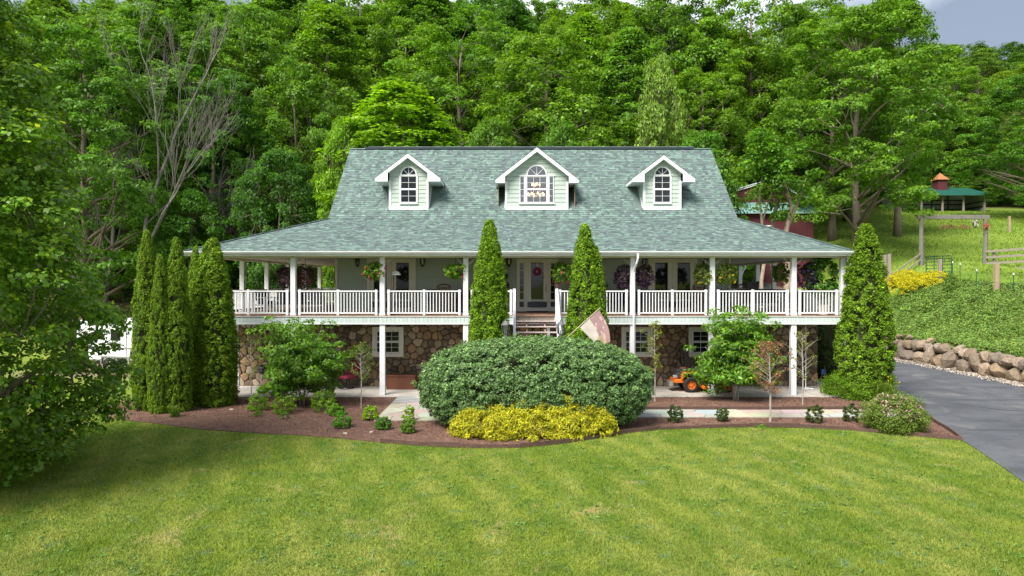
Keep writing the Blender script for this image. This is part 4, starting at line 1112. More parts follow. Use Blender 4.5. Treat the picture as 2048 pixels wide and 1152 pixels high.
core.v = [(x*2.98, y*1.18, 1.1+z*1.16) for x,y,z in core.v]
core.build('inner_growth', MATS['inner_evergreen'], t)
MB().tube([(0.4,0,0),(0.5,0.1,0.6)],0.06,6).tube([(-0.9,0,0),(-1.1,0,0.6)],0.05,6).tube([(1.6,0,0),(1.8,0,0.6)],0.05,6).build('stem', BARK, t)
gc = at(1064, 567, 19.4)
t = empty('golden_shrub', (gc.x, gc.y, 0)); t.scale = (0.91, 0.95, 0.98); tag(t, 'low spreading golden yellow shrub in front of the dome hedge', 'shrub')
pp = []
for ox, oy, rx, ry, rz_ in ((-1.55,-0.05,0.85,0.75,0.62),(-0.75,0.25,0.95,0.8,0.92),(0.1,-0.1,0.9,0.8,0.72),(0.85,0.3,0.9,0.8,1.02),(1.55,0.25,0.8,0.75,0.88),(-0.9,-0.3,0.7,0.6,0.55),(0.9,-0.25,0.8,0.6,0.6),(2.0,0.15,0.5,0.6,0.55),(-2.0,-0.05,0.4,0.5,0.42)):
    pp.append(blob((ox,oy,0.12),(rx,ry,rz_),190,0.16,52,0.075,tri=True,zmin=-0.1,lump=0.10,up=0.5,rnd=0.6,fill=0.35,var=0.22,cvar=0.18,yellow=0.2,youngp=0.1,young=(0.55,0.75,1.2),aspect=0.4))
fol('foliage', merge(pp), GOLD, t)
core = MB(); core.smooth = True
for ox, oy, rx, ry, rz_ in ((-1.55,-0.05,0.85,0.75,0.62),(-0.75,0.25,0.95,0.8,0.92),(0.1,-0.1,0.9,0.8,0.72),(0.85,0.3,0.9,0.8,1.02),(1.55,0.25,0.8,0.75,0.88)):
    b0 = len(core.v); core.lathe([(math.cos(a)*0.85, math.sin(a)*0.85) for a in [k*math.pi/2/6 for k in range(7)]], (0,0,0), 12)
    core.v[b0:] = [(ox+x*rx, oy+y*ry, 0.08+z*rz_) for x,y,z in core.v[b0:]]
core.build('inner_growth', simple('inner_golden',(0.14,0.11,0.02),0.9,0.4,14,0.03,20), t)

# ---- many-stemmed shrubs (crape myrtle like) in the bed
def big_shrub(px, py, w, h, seed, label, mat=BRIGHT, color=(1,1,1), ncl=170, k=54):
    p = g(px, py); rng2 = np.random.default_rng(seed); rnd = random.Random(seed)
    t = empty('flowering_shrub', (p.x,p.y,0.03)); tag(t, label, 'shrub', 'large leafy shrubs by the patio')
    C = []; mb = MB(); mb.smooth = True
    for st_ in [0.2,2.3,4.4]:
        mb.tube([(math.cos(st_)*0.08,math.sin(st_)*0.06,0),(math.cos(st_)*0.11,math.sin(st_)*0.09,h*0.14),(math.cos(st_)*0.24,math.sin(st_)*0.2,h*0.27)],[0.036,0.031,0.026],6)
    for j in range(34):
        a = j*2.4+rnd.random(); st_ = (0.2,2.3,4.4)[j % 3]; rr = w/2*rnd.uniform(0.45,0.98); zz = h*rnd.uniform(0.22,0.98); rr *= 1-0.45*max(0,(zz/h-0.75)/0.25)
        e = Vector((math.cos(a)*rr, math.sin(a)*rr*0.8, zz)); s = Vector((math.cos(st_)*0.12, math.sin(st_)*0.10, 0))
        pts = [Vector((math.cos(st_)*0.24, math.sin(st_)*0.20, h*0.26)), Vector((math.cos(st_)*0.26+e.x*0.18, math.sin(st_)*0.22+e.y*0.18, h*0.36)), Vector((e.x*0.62,e.y*0.62,zz*0.75)), e]
        mb.tube(pts, [0.020,0.018,0.012,0.005], 5)
        for q in range(13):
            f = 0.35+0.65*q/12; i = min(2,int(f*3)); b = pts[i].lerp(pts[i+1], f*3-i)
            C.append(b + Vector((rnd.gauss(0,0.24),rnd.gauss(0,0.24),rnd.gauss(0,0.16))))
    C = np.array(C); C[:,2] = np.maximum(C[:,2], 0.38)
    Dn = unit(C-np.array([0,0,h*0.5])); r = 0.30*rng2.uniform(0.7,1.3,len(C))
    fol('foliage', clumped(rng2, C, Dn, np.stack([r,r,r*0.5],1), k, 0.125, up=0.55, rnd=0.5, upper=0.2, fill=0.3, aspect=0.42, var=0.25, cvar=0.15, yellow=0.35, youngp=0.14, young=(1.7,1.35,0.7), droop=0.4), mat, t, color=color)
    mb.build('stem', PALEBARK, t)
big_shrub(602, 812, 3.7, 3.1, 31, 'wide bright green shrub with pale stems before the stone wall, left of the steps')
big_shrub(1472, 803, 3.5, 3.25, 33, 'dense bright green shrub hiding the front of the orange mower')

# ---- thin saplings
def sapling(px, py, vtop, w, seed, label, mat, dens=26, color=(1,1,1), bark=PALEBARK, lo=0.35, k=16, leaf=0.075, trunk=0.022):
    p = g(px, py); D = p.y-CAM[1]; H = CAM[2]-(vtop-567)*D/F; rng2 = np.random.default_rng(seed); rnd = random.Random(seed)
    t = empty('sapling', (p.x,p.y,0.03)); tag(t, label, 'sapling', 'thin saplings in the mulch bed')
    mb = MB(); mb.tube([(0,0,0),(0.01,0,H*0.4),(-0.02,0.01,H*0.75),(0.0,0,H*0.98)],[trunk,trunk*0.8,trunk*0.5,0.004],6)
    C = []
    for j in range(dens):
        z = H*(lo+(1-lo)*j/dens); a = rnd.uniform(0,6.28); L = w/2*rnd.uniform(0.3,1)*math.sin(math.pi*(0.12+0.8*j/dens))
        e = Vector((math.cos(a)*L, math.sin(a)*L, min(H,z+L*0.7))); mb.tube([(0,0,z),e*0.6+Vector((0,0,z*0.4)),e],[0.008,0.006,0.003],4,cap=False); C += [tuple(e), tuple(Vector((0,0,z)).lerp(e,0.6))]
    C = np.array(C); r = np.full(len(C),0.11); Dn = unit(C*np.array([1,1,0])+np.array([0,0,0.3]))
    fol('foliage', clumped(rng2, C, Dn, np.stack([r,r,r],1), k, leaf, up=0.4, rnd=0.8, fill=0.1, aspect=0.45, var=0.3, youngp=0.2), mat, t, color=color)
    mb.build('stem', bark, t); return t
sapling(722, 818, 690, 1.0, 51, 'thin young tree with reddish green leaves left of the wicker chest', OLIVE, 26, (0.75,0.9,0.9))
sapling(502, 812, 668, 1.1, 52, 'sparse thin sapling before the left end of the stone wall', OLIVE, 20, (0.9,0.9,0.8), k=9)
sapling(1310, 806, 647, 1.1, 53, 'thin pale-stemmed sapling left of the orange mower', OLIVE, 26, (1.1,1.1,0.8))
sapling(1606, 812, 668, 1.3, 54, 'straggly sapling in front of the garden hose', OLIVE, 24, (0.9,0.9,0.8), k=9)
t = sapling(1541, 846, 690, 1.7, 55, 'withered brown sapling on a pale straight trunk beside the path', BROWNL, 46, bark=PALEBARK, lo=0.30, k=20, leaf=0.06, trunk=0.035)

# ---- small bushes in the mulch
def bush(px, py, wpx, hpx, label, mat, n=26, k=26, leaf=0.05, color=(1,1,1), name='bush', group='small bushes in the mulch bed', flowers=None, power=2.0, stem=True):
    p = g(px, py); D = p.y-CAM[1]; w = wpx*D/F/2*1.08; h = hpx*D/F*1.08; n = int(n*2.6); k = int(k*1.6); leaf *= 0.85
    t = empty(name, (p.x, p.y+w*0.4, 0.03)); tag(t, label, 'shrub', group)
    fol('foliage', blob((0,0,h*0.42),(w*0.9,w*0.9,h*0.55),n,max(0.03,w*0.24),k,leaf,zmin=-0.8,lump=0.12,up=0.4,rnd=0.7,fill=0.15,var=0.26,cvar=0.15,youngp=0.12,power=power), mat, t, color=color)
    if flowers:
        fm, nf, fsz = flowers; C, Dn = ell_shell(rng, nf, (0,0,h*0.42), (w*0.98,w*0.98,h*0.62), 0.0, 2, 0.05)
        fol('blossom', clumped(rng, C, Dn, np.full((len(C),3),fsz), 7, fsz*0.8, up=0.5, rnd=0.6, aspect=0.8), fm, t)
    if stem:
        mb = MB()
        for a in (0.3,2.2,4.4): mb.tube([(0,0,-0.02),(math.cos(a)*w*0.3,math.sin(a)*w*0.3,h*0.4)],[0.012,0.006],4)
        mb.build('stem', BARK, t)
    return t
YG = (1.5,1.25,0.8)
bush(512, 824, 36, 30, 'yellow green bush, leftmost of the mulch bed by the patio', BRIGHT, color=YG)
bush(564, 831, 40, 34, 'yellow green bush below the left shrub, between two like it', BRIGHT, color=YG)
bush(643, 826, 42, 38, 'rounded yellow green bush just right of the pale shrub stems', BRIGHT, color=YG)
bush(515, 836, 18, 10, 'tiny sprout in front of the leftmost yellow green bush', BRIGHT, n=8, k=14, stem=False)
bush(566, 841, 16, 11, 'tiny sprout right of the first one on the mulch', BRIGHT, n=8, k=14, stem=False)
bush(668, 834, 32, 20, 'small lime green bush behind a rounder darker one', BRIGHT, color=(1.3,1.3,0.8))
bush(683, 860, 32, 30, 'small round vivid green bush in the mulch left of the path', BRIGHT, color=(0.85,1.1,0.8))
bush(740, 844, 28, 24, 'small yellow bush beside the left corner of the path', BRIGHT, color=(2.1,1.7,0.5))
bush(765, 863, 26, 22, 'small dark green bush below the path corner', MAPLE, color=(0.9,1.1,1.4))
bush(815, 846, 24, 28, 'small yellow topped plant standing against the path edge', BRIGHT, n=14, color=(2.0,1.7,0.5))
bush(816, 870, 26, 26, 'small green bush just left of the golden shrub', MAPLE, color=(1.1,1.2,1.2))
bush(1352, 848, 26, 30, 'leftmost of four small dark bushes beside the right hand path', DARKL, color=(1.0,0.9,0.9))
bush(1446, 846, 22, 28, 'second of four small dark bushes beside the right hand path', DARKL, color=(1.2,0.9,0.9))
bush(1633, 849, 28, 32, 'third of four small dark bushes, right of the withered sapling', DARKL, color=(1.4,0.9,0.8))
bush(1707, 847, 28, 30, 'rightmost of four small dark bushes, nearest the spirea', DARKL, color=(1.3,0.95,0.8))
bush(1802, 867, 100, 62, 'broad round spirea with pale pink blossom at the driveway corner', OLIVE, n=150, k=40, leaf=0.05, name='spirea', color=(0.75,1.0,0.6), flowers=(PALEP,260,0.045), group=None)
bush(1716, 800, 92, 46, 'low evergreen bush at the foot of the right arborvitae', ARB, n=90, k=34, leaf=0.055, name='low_evergreen', color=(0.9,1.0,1), group=None)
bush(930, 862, 40, 14, 'low dark green creeping plant at the left foot of the dome hedge', HEDGE, n=20, k=20, group=None, stem=False)
bush(1523, 0+862, 20, 8, 'tiny green weed on the mulch near the edging', BRIGHT, n=6, k=10, stem=False)

# ---- day lilies: arching strap leaves
LILY = leafmat('lily_leaf', (0.13,0.22,0.03), 0.35, 0.45)
def lily(px, py, wpx, label, seed, nl=70, flowers=0):
    p = g(px, py); D = p.y-CAM[1]; w = wpx*D/F/2; rnd = random.Random(seed); V = []; T = []
    for i in range(nl):
        a = rnd.uniform(0,6.283); L = w*rnd.uniform(0.6,1.15); hh = w*rnd.uniform(0.7,1.3); ww = 0.016; bx, by = rnd.gauss(0,w*0.2), rnd.gauss(0,w*0.2)
        d = Vector((math.cos(a),math.sin(a),0)); sd = Vector((-math.sin(a),math.cos(a),0))*ww; prev = None; b = rnd.uniform(0.7,1.3)
        for s in range(6):
            f = s/5; q = Vector((bx,by,0)) + d*L*f**1.4 + Vector((0,0,hh*math.sin(min(1,f*1.15)*2.2)*0.9)); sw = sd*(1-f*0.95)
            if prev: V += [prev[0],prev[1],q+sw,q-sw]; T.append((b*1.05,b,b*0.8))
            prev = (q-sw,q+sw)
    t = empty('day_lily', (p.x,p.y,0.03)); tag(t, label, 'plant', 'day lily clumps')
    fol('leaves', (np.array([tuple(v) for v in V]), np.array(T)), LILY, t)
    if flowers:
        C = np.array([(rnd.gauss(0,w*0.5),rnd.gauss(0,w*0.4),w*rnd.uniform(1.1,1.4)) for _ in range(flowers)])
        fol('blossom', clumped(rng, C, unit(C), np.full((flowers,3),0.03), 8, 0.05), YELP, t)
lily(348, 836, 40, 'small day lily clump at the foot of the left arborvitae row', 61)
lily(1768, 806, 74, 'day lily clump between the right arborvitae and the driveway', 62, 130, 5)
lily(1658, 790, 52, 'day lily clump at the patio edge left of the right arborvitae', 63, 80, 4)

# dark evergreen hedge seen under the right end of the porch
dh = at(1676, 567, 30.5)
t = empty('evergreen_hedge', (dh.x, dh.y, 0)); tag(t, 'dark evergreen hedge seen under the right end of the porch', 'hedge')
fol('foliage', blob((0.2,0,1.45),(1.5,0.7,1.75),700,0.17,36,0.075,zmin=-0.9,power=3.5,up=0.4,rnd=0.6), DARKL, t, color=(1.2,1.05,0.6))
MB().tube([(0,0,0),(0.1,0,2.4)],[0.07,0.03],6).build('stem', BARK, t)
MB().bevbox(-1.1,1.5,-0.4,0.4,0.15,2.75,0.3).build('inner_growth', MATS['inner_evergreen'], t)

# ---- bank of creeping juniper above the rock wall, golden shrubs along its top
n = 8500
yy = rng.uniform(-9, 17, n); xx = 21.55 + 6.4*rng.random(n)
dl = 0.35*np.sin(xx*1.7+yy*0.8)*np.sin(yy*1.1-xx*0.6)
zz = terrain(xx, yy) + 0.10 + 0.22*np.clip(dl+0.2,0,1)
C = np.stack([xx,yy,zz],1); Dn = unit(np.stack([-0.45+0.3*np.cos(xx*2+yy), -0.2+0.3*np.sin(yy*2.1), np.ones(n)],1))
r = 0.24*rng.uniform(0.7,1.3,n)
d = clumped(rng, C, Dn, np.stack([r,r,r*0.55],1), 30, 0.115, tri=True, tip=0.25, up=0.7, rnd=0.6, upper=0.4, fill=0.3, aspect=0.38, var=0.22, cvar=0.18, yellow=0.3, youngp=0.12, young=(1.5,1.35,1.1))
o = fol('juniper_ground_cover', d, JUN); tag(o, 'spreading green juniper ground cover on the bank above the rock wall', 'ground cover', kind='stuff')
k_ = 0
for px, py, D, wpx, hpx, lab in ((1797,582,47.5,74,50,'golden mound shrub leftmost at the top of the bank, nearest the arborvitae'),(1838,573,46.5,66,40,'golden mound shrub in the middle of the bank top'),(1868,570,46.0,60,36,'golden mound shrub rightmost at the bank top, in front of the gate'),(1812,562,48.5,56,30,'golden mound shrub farthest back at the bank top'),(1784,560,49,44,28,'small golden mound half hidden by the arborvitae at the bank top')):
    p = at(px, py, D); z = tz(p.x,p.y)-0.15; w = wpx*D/F/2; h = hpx*D/F*0.72
    t = empty('golden_mound', (p.x,p.y,z)); tag(t, lab, 'shrub', 'golden mounds along the bank top')
    fol('foliage', blob((0,0,h*0.25),(w,w,h*0.8),230,0.17,28,0.075,zmin=-0.3,lump=0.05,up=0.5,rnd=0.6,fill=0.35,aspect=0.4,var=0.18,cvar=0.12), GOLD, t, color=(1.25,1.2,1))
p = at(1902,566,43); bu = empty('weedy_bush',(p.x,p.y,tz(p.x,p.y))); tag(bu,'upright green weed bush at the wire fence corner','shrub')
fol('foliage', blob((0,0,0.5),(0.4,0.4,0.7),60,0.12,26,0.07,up=0.4,rnd=0.7), OLIVE, bu, color=(0.7,1,0.6))

# ---- big maple on the left, near the camera
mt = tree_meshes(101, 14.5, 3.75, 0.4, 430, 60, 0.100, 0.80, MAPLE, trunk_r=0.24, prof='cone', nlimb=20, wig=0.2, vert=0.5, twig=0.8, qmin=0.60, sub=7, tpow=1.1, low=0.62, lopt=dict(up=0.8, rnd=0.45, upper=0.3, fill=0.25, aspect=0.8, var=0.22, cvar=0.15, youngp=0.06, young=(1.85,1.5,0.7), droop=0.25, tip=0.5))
p = at(-185, 567, 14.2)
put_tree('maple_tree', mt, (p.x, p.y, 0), 'big leafy maple tree filling the left edge of the lawn', rz=0.4)
# ================================================================== FOREST
FT = dict(
 broad = tree_meshes(201, 20, 5.0, 4.0, 105, 84, 0.235, 1.5, LEAF, sub=5, qmin=0.5, trunk_r=0.34, prof='round', nlimb=26),
 oak   = tree_meshes(202, 22, 5.4, 5.5, 100, 84, 0.245, 1.6, LEAF, sub=5, qmin=0.5, trunk_r=0.38, prof='full', nlimb=30, gap=0.4),
 tall  = tree_meshes(203, 26, 4.4, 6.0, 420, 90, 0.26, 0.95, LEAF, trunk_r=0.34, prof='tall', nlimb=28),
 poplar= tree_meshes(204, 24, 4.2, 3.0, 440, 90, 0.27, 0.9, LEAF, trunk_r=0.30, prof='tall', nlimb=26, lopt=dict(youngp=0.18)),
 low   = tree_meshes(205, 12, 4.4, 1.0, 330, 90, 0.22, 0.85, LEAF, trunk_r=0.18, prof='round', nlimb=20),
 maple = tree_meshes(206, 20, 6.2, 2.2, 130, 86, 0.225, 1.55, LEAF, sub=5, qmin=0.5, trunk_r=0.36, prof='full', nlimb=40, vert=0.42),
 bigmaple = tree_meshes(208, 20, 5.4, 4.4, 135, 90, 0.205, 1.45, LEAF, sub=5, qmin=0.5, trunk_r=0.36, prof='full', nlimb=40, vert=0.42),
 pine  = tree_meshes(207, 24, 3.0, 6.0, 260, 70, 0.22, 0.8, LEAF, trunk_r=0.26, prof='cone', nlimb=30, vert=0.3),
)
FH = dict(broad=(20,5.2), oak=(22,5.6), tall=(26,4.4), poplar=(24,4.2), low=(12,4.4), maple=(20,6.4), bigmaple=(20,5.6), pine=(24,3.0))
G_LIME=(1.55,1.42,0.9); G_MID=(1.0,1.0,1.0); G_DEEP=(0.62,0.72,1.0); G_YEL=(1.5,1.25,0.7); G_BLUE=(0.8,0.95,1.5); G_OLV=(1.1,1.0,0.9); G_PALE=(1.9,1.5,2.2)
rf = random.Random(9)
def ftree(kind, px, D, vtop, wpx, color, label, group=None, name='forest_tree', base=None):
    p = at(px, 567, D); z = tz(p.x, p.y) if base is None else base
    H = CAM[2] + (567-vtop)*D/F - z; w = wpx*D/F/2; h0, r0 = FH[kind]
    s = w/r0; k = H/h0
    return put_tree(name, FT[kind], (p.x,p.y,z-0.1), label, group, color, (s,s,k), rf.uniform(0,6.28), bcol=(rf.uniform(0.7,1.4),)*3)
NEAR = [
 ('bigmaple', 1712, 54, 20, 272, (1.25,1.22,0.9), 'spreading maple tree beside the barn, right of the house'),
 ('poplar', 800, 47, 165, 290, (1.75,1.62,0.75), 'bright lime green tree right behind the left end of the roof'),
 ('broad', 1092, 51, 82, 270, (1.25,1.16,0.8), 'olive green tree behind the middle dormer'),
 ('broad', 592, 53, 128, 170, (1.15,1.15,1.0), 'round topped tree left of the house, beyond the porch roof'),
 ('tall', 655, 58, 10, 190, (1.35,1.28,0.75), 'tall yellow green tree left of the lime green one'),
 ('low', 1318, 49, 112, 110, G_PALE, 'slim pale leaved tree behind the right part of the roof'),
 ('poplar', 1258, 54, 60, 180, (1.0,1.08,1.05), 'upright mid green poplar between the middle and right dormer'),
 ('broad', 1430, 72, 60, 240, (1.42,1.30,0.7), 'broad yellow green tree behind the right dormer'),
 ('oak', 1610, 75, -10, 230, (1.25,1.22,0.8), 'tall open crowned oak whose top breaks the skyline left of the sky'),
 ('tall', 1795, 66, -8, 170, (0.95,1.0,0.9), 'tall dark tree against the cloudy sky'),
 ('maple', 425, 50, 150, 240, (0.75,0.92,0.95), 'deep green tree left of the house behind the arborvitae'),
 ('low', 560, 46, 300, 170, (0.60,0.78,0.9), 'low dark understorey tree at the left end of the porch roof'),
 ('low', 380, 45, 380, 150, (0.85,1.05,1.1), 'low bluish green tree above the arborvitae row'),
 ('low', 690, 45, 235, 120, (1.65,1.55,0.75), 'small lime tree touching the left roof edge'),
 ('oak', 920, 60, 40, 260, (1.15,1.18,0.85), 'leafy oak above the roof between left and middle dormer'),
 ('low', 1950, 106, 225, 90, (0.8,0.95,0.9), 'small tree at the edge of the wood behind the shelter'),
 ('maple', 2070, 82, 155, 220, (0.85,1.0,0.9), 'dense tree at the right edge above the pasture'),
 ('broad', 1905, 106, 140, 150, (1.3,1.25,0.8), 'yellow green tree just above the pony shelter'),
 ('poplar', 1165, 62, 30, 170, (1.3,1.3,0.8), 'light green tree below the gap of sky'),
 ('maple', 170, 44, 60, 330, (0.95,1.05,0.9), 'leafy tree between the foreground maple and the bare tree'),
 ('broad', 330, 54, 20, 260, (0.95,1.0,0.9), 'green tree behind the bare branches'),
 ('oak', 490, 60, 10, 230, (1.0,1.05,0.85), 'tall oak left of the round topped tree'),
 ('tall', 560, 74, -40, 210, (1.1,1.1,0.85), 'tall tree rising out of frame above the left porch corner'),
 ('oak', 720, 72, -40, 230, (1.25,1.2,0.8), 'oak rising out of frame above the left roof end'),
 ('tall', 850, 76, -30, 200, (1.0,1.08,0.9), 'tall tree rising out of frame above the left dormer'),
 ('broad', 990, 74, -10, 190, (0.75,0.92,0.95), 'dark tree beside the gap of sky above the roof'),
 ('broad', 1345, 70, -20, 220, (1.1,1.1,0.9), 'mid green tree rising out of frame above the pale leaved one'),
 ('oak', 1500, 70, -30, 240, (1.35,1.28,0.75), 'yellow green oak rising out of frame above the right gable'),
 ('tall', 380, 72, -40, 240, (0.9,1.0,0.9), 'tall tree rising out of frame behind the bare tree'),
 ('low', 1120, 46, 240, 130, (1.0,1.08,0.9), 'low leafy tree just above the roof ridge by the middle dormer'),
 ('low', 1400, 46, 262, 170, (0.9,1.05,0.95), 'low leafy tree just above the roof ridge by the right dormer'),
 ('low', 985, 46, 235, 150, (1.0,1.02,0.85), 'low leafy tree just above the roof ridge left of the middle dormer'),
]
for kd, px, D, vt, w, c, lab in NEAR:
    ftree(kd, px, D, vt, w, c, lab, 'trees close behind the house', base=(tz(at(px,567,D).x, at(px,567,D).y)))
# the wood further up the slope: trees nothing tells apart
PAL = [G_LIME, G_MID, G_DEEP, G_YEL, G_OLV, (1.2,1.15,0.85), (0.85,0.95,0.9), (1.35,1.25,0.8)]
CNAME = ['lime green','mid green','deep green','yellow green','olive green','fresh green','dark green','light green']
REG = [(150,'at the left picture edge'),(330,'behind the bare tree'),(560,'above the left porch corner'),(720,'above the left gable end'),(900,'above the left dormer'),(1000,'above the roof left of the middle dormer'),(1150,'above the middle dormer'),(1270,'above the roof right of the middle dormer'),(1400,'above the right dormer'),(1520,'above the right gable end'),(1660,'above the red barn'),(1830,'behind the big right maple'),(1960,'above the pony shelter'),(9999,'at the right picture edge')]
def tier(D0, D1, px0, px1, step, kinds, wr, hr, lab, grp, deep=False):
    px = px0
    while px < px1:
        D = rf.uniform(D0, D1); u = px + rf.uniform(-0.3,0.3)*step; p = at(u, 567, D); z = tz(p.x, p.y)
        kd = rf.choice(kinds); H = rf.uniform(*hr); w = rf.uniform(*wr); h0, r0 = FH[kd]; ci = rf.randrange(len(PAL)); c = PAL[ci]
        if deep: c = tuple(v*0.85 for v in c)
        reg = next(r for m, r in REG if u < m)
        if not (20 < p.x and p.y < 70 and p.x < 75 and p.y < 68 and u > 1700):
            t = put_tree('forest_tree', FT[kd], (p.x,p.y,z-0.1), f'{CNAME[ci]} {lab} {reg}', grp, c, (w/r0,w/r0,H/h0), rf.uniform(0,6.28), bcol=(rf.uniform(0.7,1.4),)*3)
        px += step
tier(55, 62, -160, 560, 105, ('broad','oak','maple'), (4.6,6.0), (19,24), 'tree in the wood edge', 'wood left of the house')
tier(62, 72, 540, 1760, 88, ('broad','oak','tall','poplar'), (4.2,5.6), (18,23), 'tree in the wood edge', 'wood above the roof')
tier(74, 84, -160, 1780, 84, ('broad','oak','tall','poplar'), (4.4,6.0), (18,23), 'tree halfway up the wooded hill', 'wood halfway up the hill')
tier(88, 102, -160, 2160, 74, ('broad','oak','tall','maple'), (4.4,6.2), (17,22), 'tree high on the wooded hill', 'wood high on the hill')
tier(108, 126, -160, 2160, 66, ('broad','oak','tall','maple'), (4.6,6.4), (17,21), 'tree near the hilltop', 'wood near the hilltop')
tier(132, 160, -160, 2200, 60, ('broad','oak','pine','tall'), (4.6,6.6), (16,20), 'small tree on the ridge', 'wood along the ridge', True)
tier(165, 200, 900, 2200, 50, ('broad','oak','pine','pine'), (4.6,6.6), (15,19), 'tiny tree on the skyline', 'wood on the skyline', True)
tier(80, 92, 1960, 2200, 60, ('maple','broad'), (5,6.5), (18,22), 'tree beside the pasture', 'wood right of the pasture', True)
# undergrowth between the trunks
def undergrowth(D0, D1, px0, px1, n, lab, grp):
    for i in range(n):
        D = rf.uniform(D0,D1); u = px0+(px1-px0)*(i+rf.random()*0.8)/n; p = at(u,567,D); z = tz(p.x,p.y)
        c = rf.choice([(0.6,0.75,0.9),(0.75,0.85,0.9),(0.9,0.95,0.9)])
        put_tree('understorey_tree', FT['low'], (p.x,p.y,z-0.3), lab+' '+next(r for m, r in REG if u < m), grp, c, (rf.uniform(0.5,0.8),)*2+(rf.uniform(0.3,0.55),), rf.uniform(0,6.28))
undergrowth(50, 58, 60, 680, 12, 'low dark leafy undergrowth between trunks', 'undergrowth left of the house')
undergrowth(52, 60, 680, 1500, 12, 'low leafy undergrowth', 'undergrowth behind the roof')
undergrowth(96, 104, 1780, 2160, 7, 'low dark undergrowth along the pasture top', 'undergrowth above the pasture')

# bare grey trees
def bare_tree(px, D, H, seed, label, lean=0.0, tr=0.26, grp='bare grey trees'):
    p = at(px,567,D); z = tz(p.x,p.y); rnd = random.Random(seed); mb = MB(); mb.smooth = True
    def grow(s, d, L, r, lv):
        n_ = 4; pts = [s]; dd = d.copy()
        for i in range(n_):
            dd = (dd + Vector((rnd.gauss(0,0.09),rnd.gauss(0,0.09),rnd.gauss(0.06,0.05)))).normalized(); pts.append(pts[-1]+dd*L/n_)
        mb.tube(pts, [r*(1-0.45*i/n_) for i in range(n_+1)], 6 if lv < 2 else 4, cap=False)
        if lv >= 4: return
        for c in range(4 if lv < 3 else 3):
            f = rnd.uniform(0.35,1.0); i = min(n_-1,int(f*n_)); q = pts[i].lerp(pts[i+1], f*n_-i)
            sd = (dd + Vector((rnd.uniform(-1,1),rnd.uniform(-1,1),rnd.uniform(0.1,0.9)))*0.62).normalized()
            grow(q, sd, L*rnd.uniform(0.45,0.7), max(0.010,r*rnd.uniform(0.26,0.42)), lv+1)
        grow(pts[-1], dd, L*0.62, r*0.55, lv+1)
    t = empty('bare_tree', (p.x,p.y,z)); tag(t, label, 'tree', grp)
    grow(Vector((0,0,-0.1)), Vector((lean,0,1)).normalized(), H*0.36, tr, 0)
    mb.build('trunk', simple('dead_wood', (0.17,0.155,0.135), 0.9, 0.25, 4, 0.02, 12), t)
bare_tree(300, 41.0, 31, 301, 'tall bare grey tree with many twigs left of the house', 0.0, 0.17)
bare_tree(205, 47, 18, 302, 'leaning bare tree left of the tallest bare one', 0.10, 0.22)
bare_tree(385, 46.5, 15, 303, 'thin bare tree right of the tallest bare one', -0.02, 0.22)
bare_tree(1075, 47.5, 11, 305, 'bare twiggy tree behind the middle dormer', 0.0, 0.16)
# slim pale trunks beside the barn
def slim_trunk(px, D, H, label, tr, col):
    p = at(px,567,D); z = tz(p.x,p.y); t = empty('tree_trunk', (p.x,p.y,z)); tag(t, label, 'tree', 'trunks in front of the barn')
    mb = MB(); mb.smooth = True; rr_ = random.Random(int(px)); pts = [(rr_.uniform(-0.06,0.06)*i, 0, H*i/6-0.2) for i in range(7)]
    mb.tube(pts, [tr*(1-i/9) for i in range(7)], 8); mb.tube([pts[4],(0.6,0,H*0.85),(1.1,0,H)],[tr*0.4,tr*0.3,0.02],5); o = mb.build('trunk', BARK, t); o.color = (*col,1)
    rr2 = np.random.default_rng(int(px)); C = np.stack([rr2.normal(0,0.8,40),rr2.normal(0,0.8,40),rr2.uniform(H*0.75,H*1.15,40)],1)
    fol('crown', clumped(rr2, C, unit(C-np.array([0,0,H*0.7])), np.full((40,3),0.6)*np.array([1,1,.6]), 60, 0.2), LEAF, t, color=(0.95,1.05,0.8))
slim_trunk(1526, 43, 11, 'slim grey trunk left of the three in front of the red barn', 0.16, (2.2,2.2,2.2))
slim_trunk(1547, 43.5, 11, 'slim grey trunk in the middle in front of the red barn', 0.18, (1.9,1.9,1.9))
slim_trunk(1577, 43, 10, 'stout grey trunk on the right in front of the red barn', 0.30, (2.1,2.0,1.9))
# ================================================================== ROCK WALL
rk = random.Random(71)
def rock_mesh(seed):
    r_ = random.Random(seed); import bmesh
    bm = bmesh.new(); bmesh.ops.create_icosphere(bm, subdivisions=2, radius=1.0)
    pl = [(Vector((r_.gauss(0,1),r_.gauss(0,1),r_.gauss(0,1))).normalized(), r_.uniform(0.55,0.85)) for _ in range(13)]
    for v in bm.verts:
        for n_, d_ in pl:
            k = v.co.dot(n_)
            if k > d_: v.co -= n_*(k-d_)*0.92
        v.co *= 1 + r_.gauss(0,0.015)
    me = bpy.data.meshes.new('rock'); bm.to_mesh(me); bm.free(); return me
ROCKM = simple('boulder', (0.40,0.335,0.27), 0.9, 0.32, 3.0, 0.05, 7, objcol=True, spec=0.2)
rocks = [rock_mesh(s) for s in range(600,610)]
for m_ in rocks: m_.materials.append(ROCKM)
rw = empty('rock_wall', (21.6,5,0)); tag(rw, 'dry stacked boulder wall holding up the bank beside the driveway', 'wall')
def wall_x(y): return 21.22 + 0.12*math.sin(y*0.3)
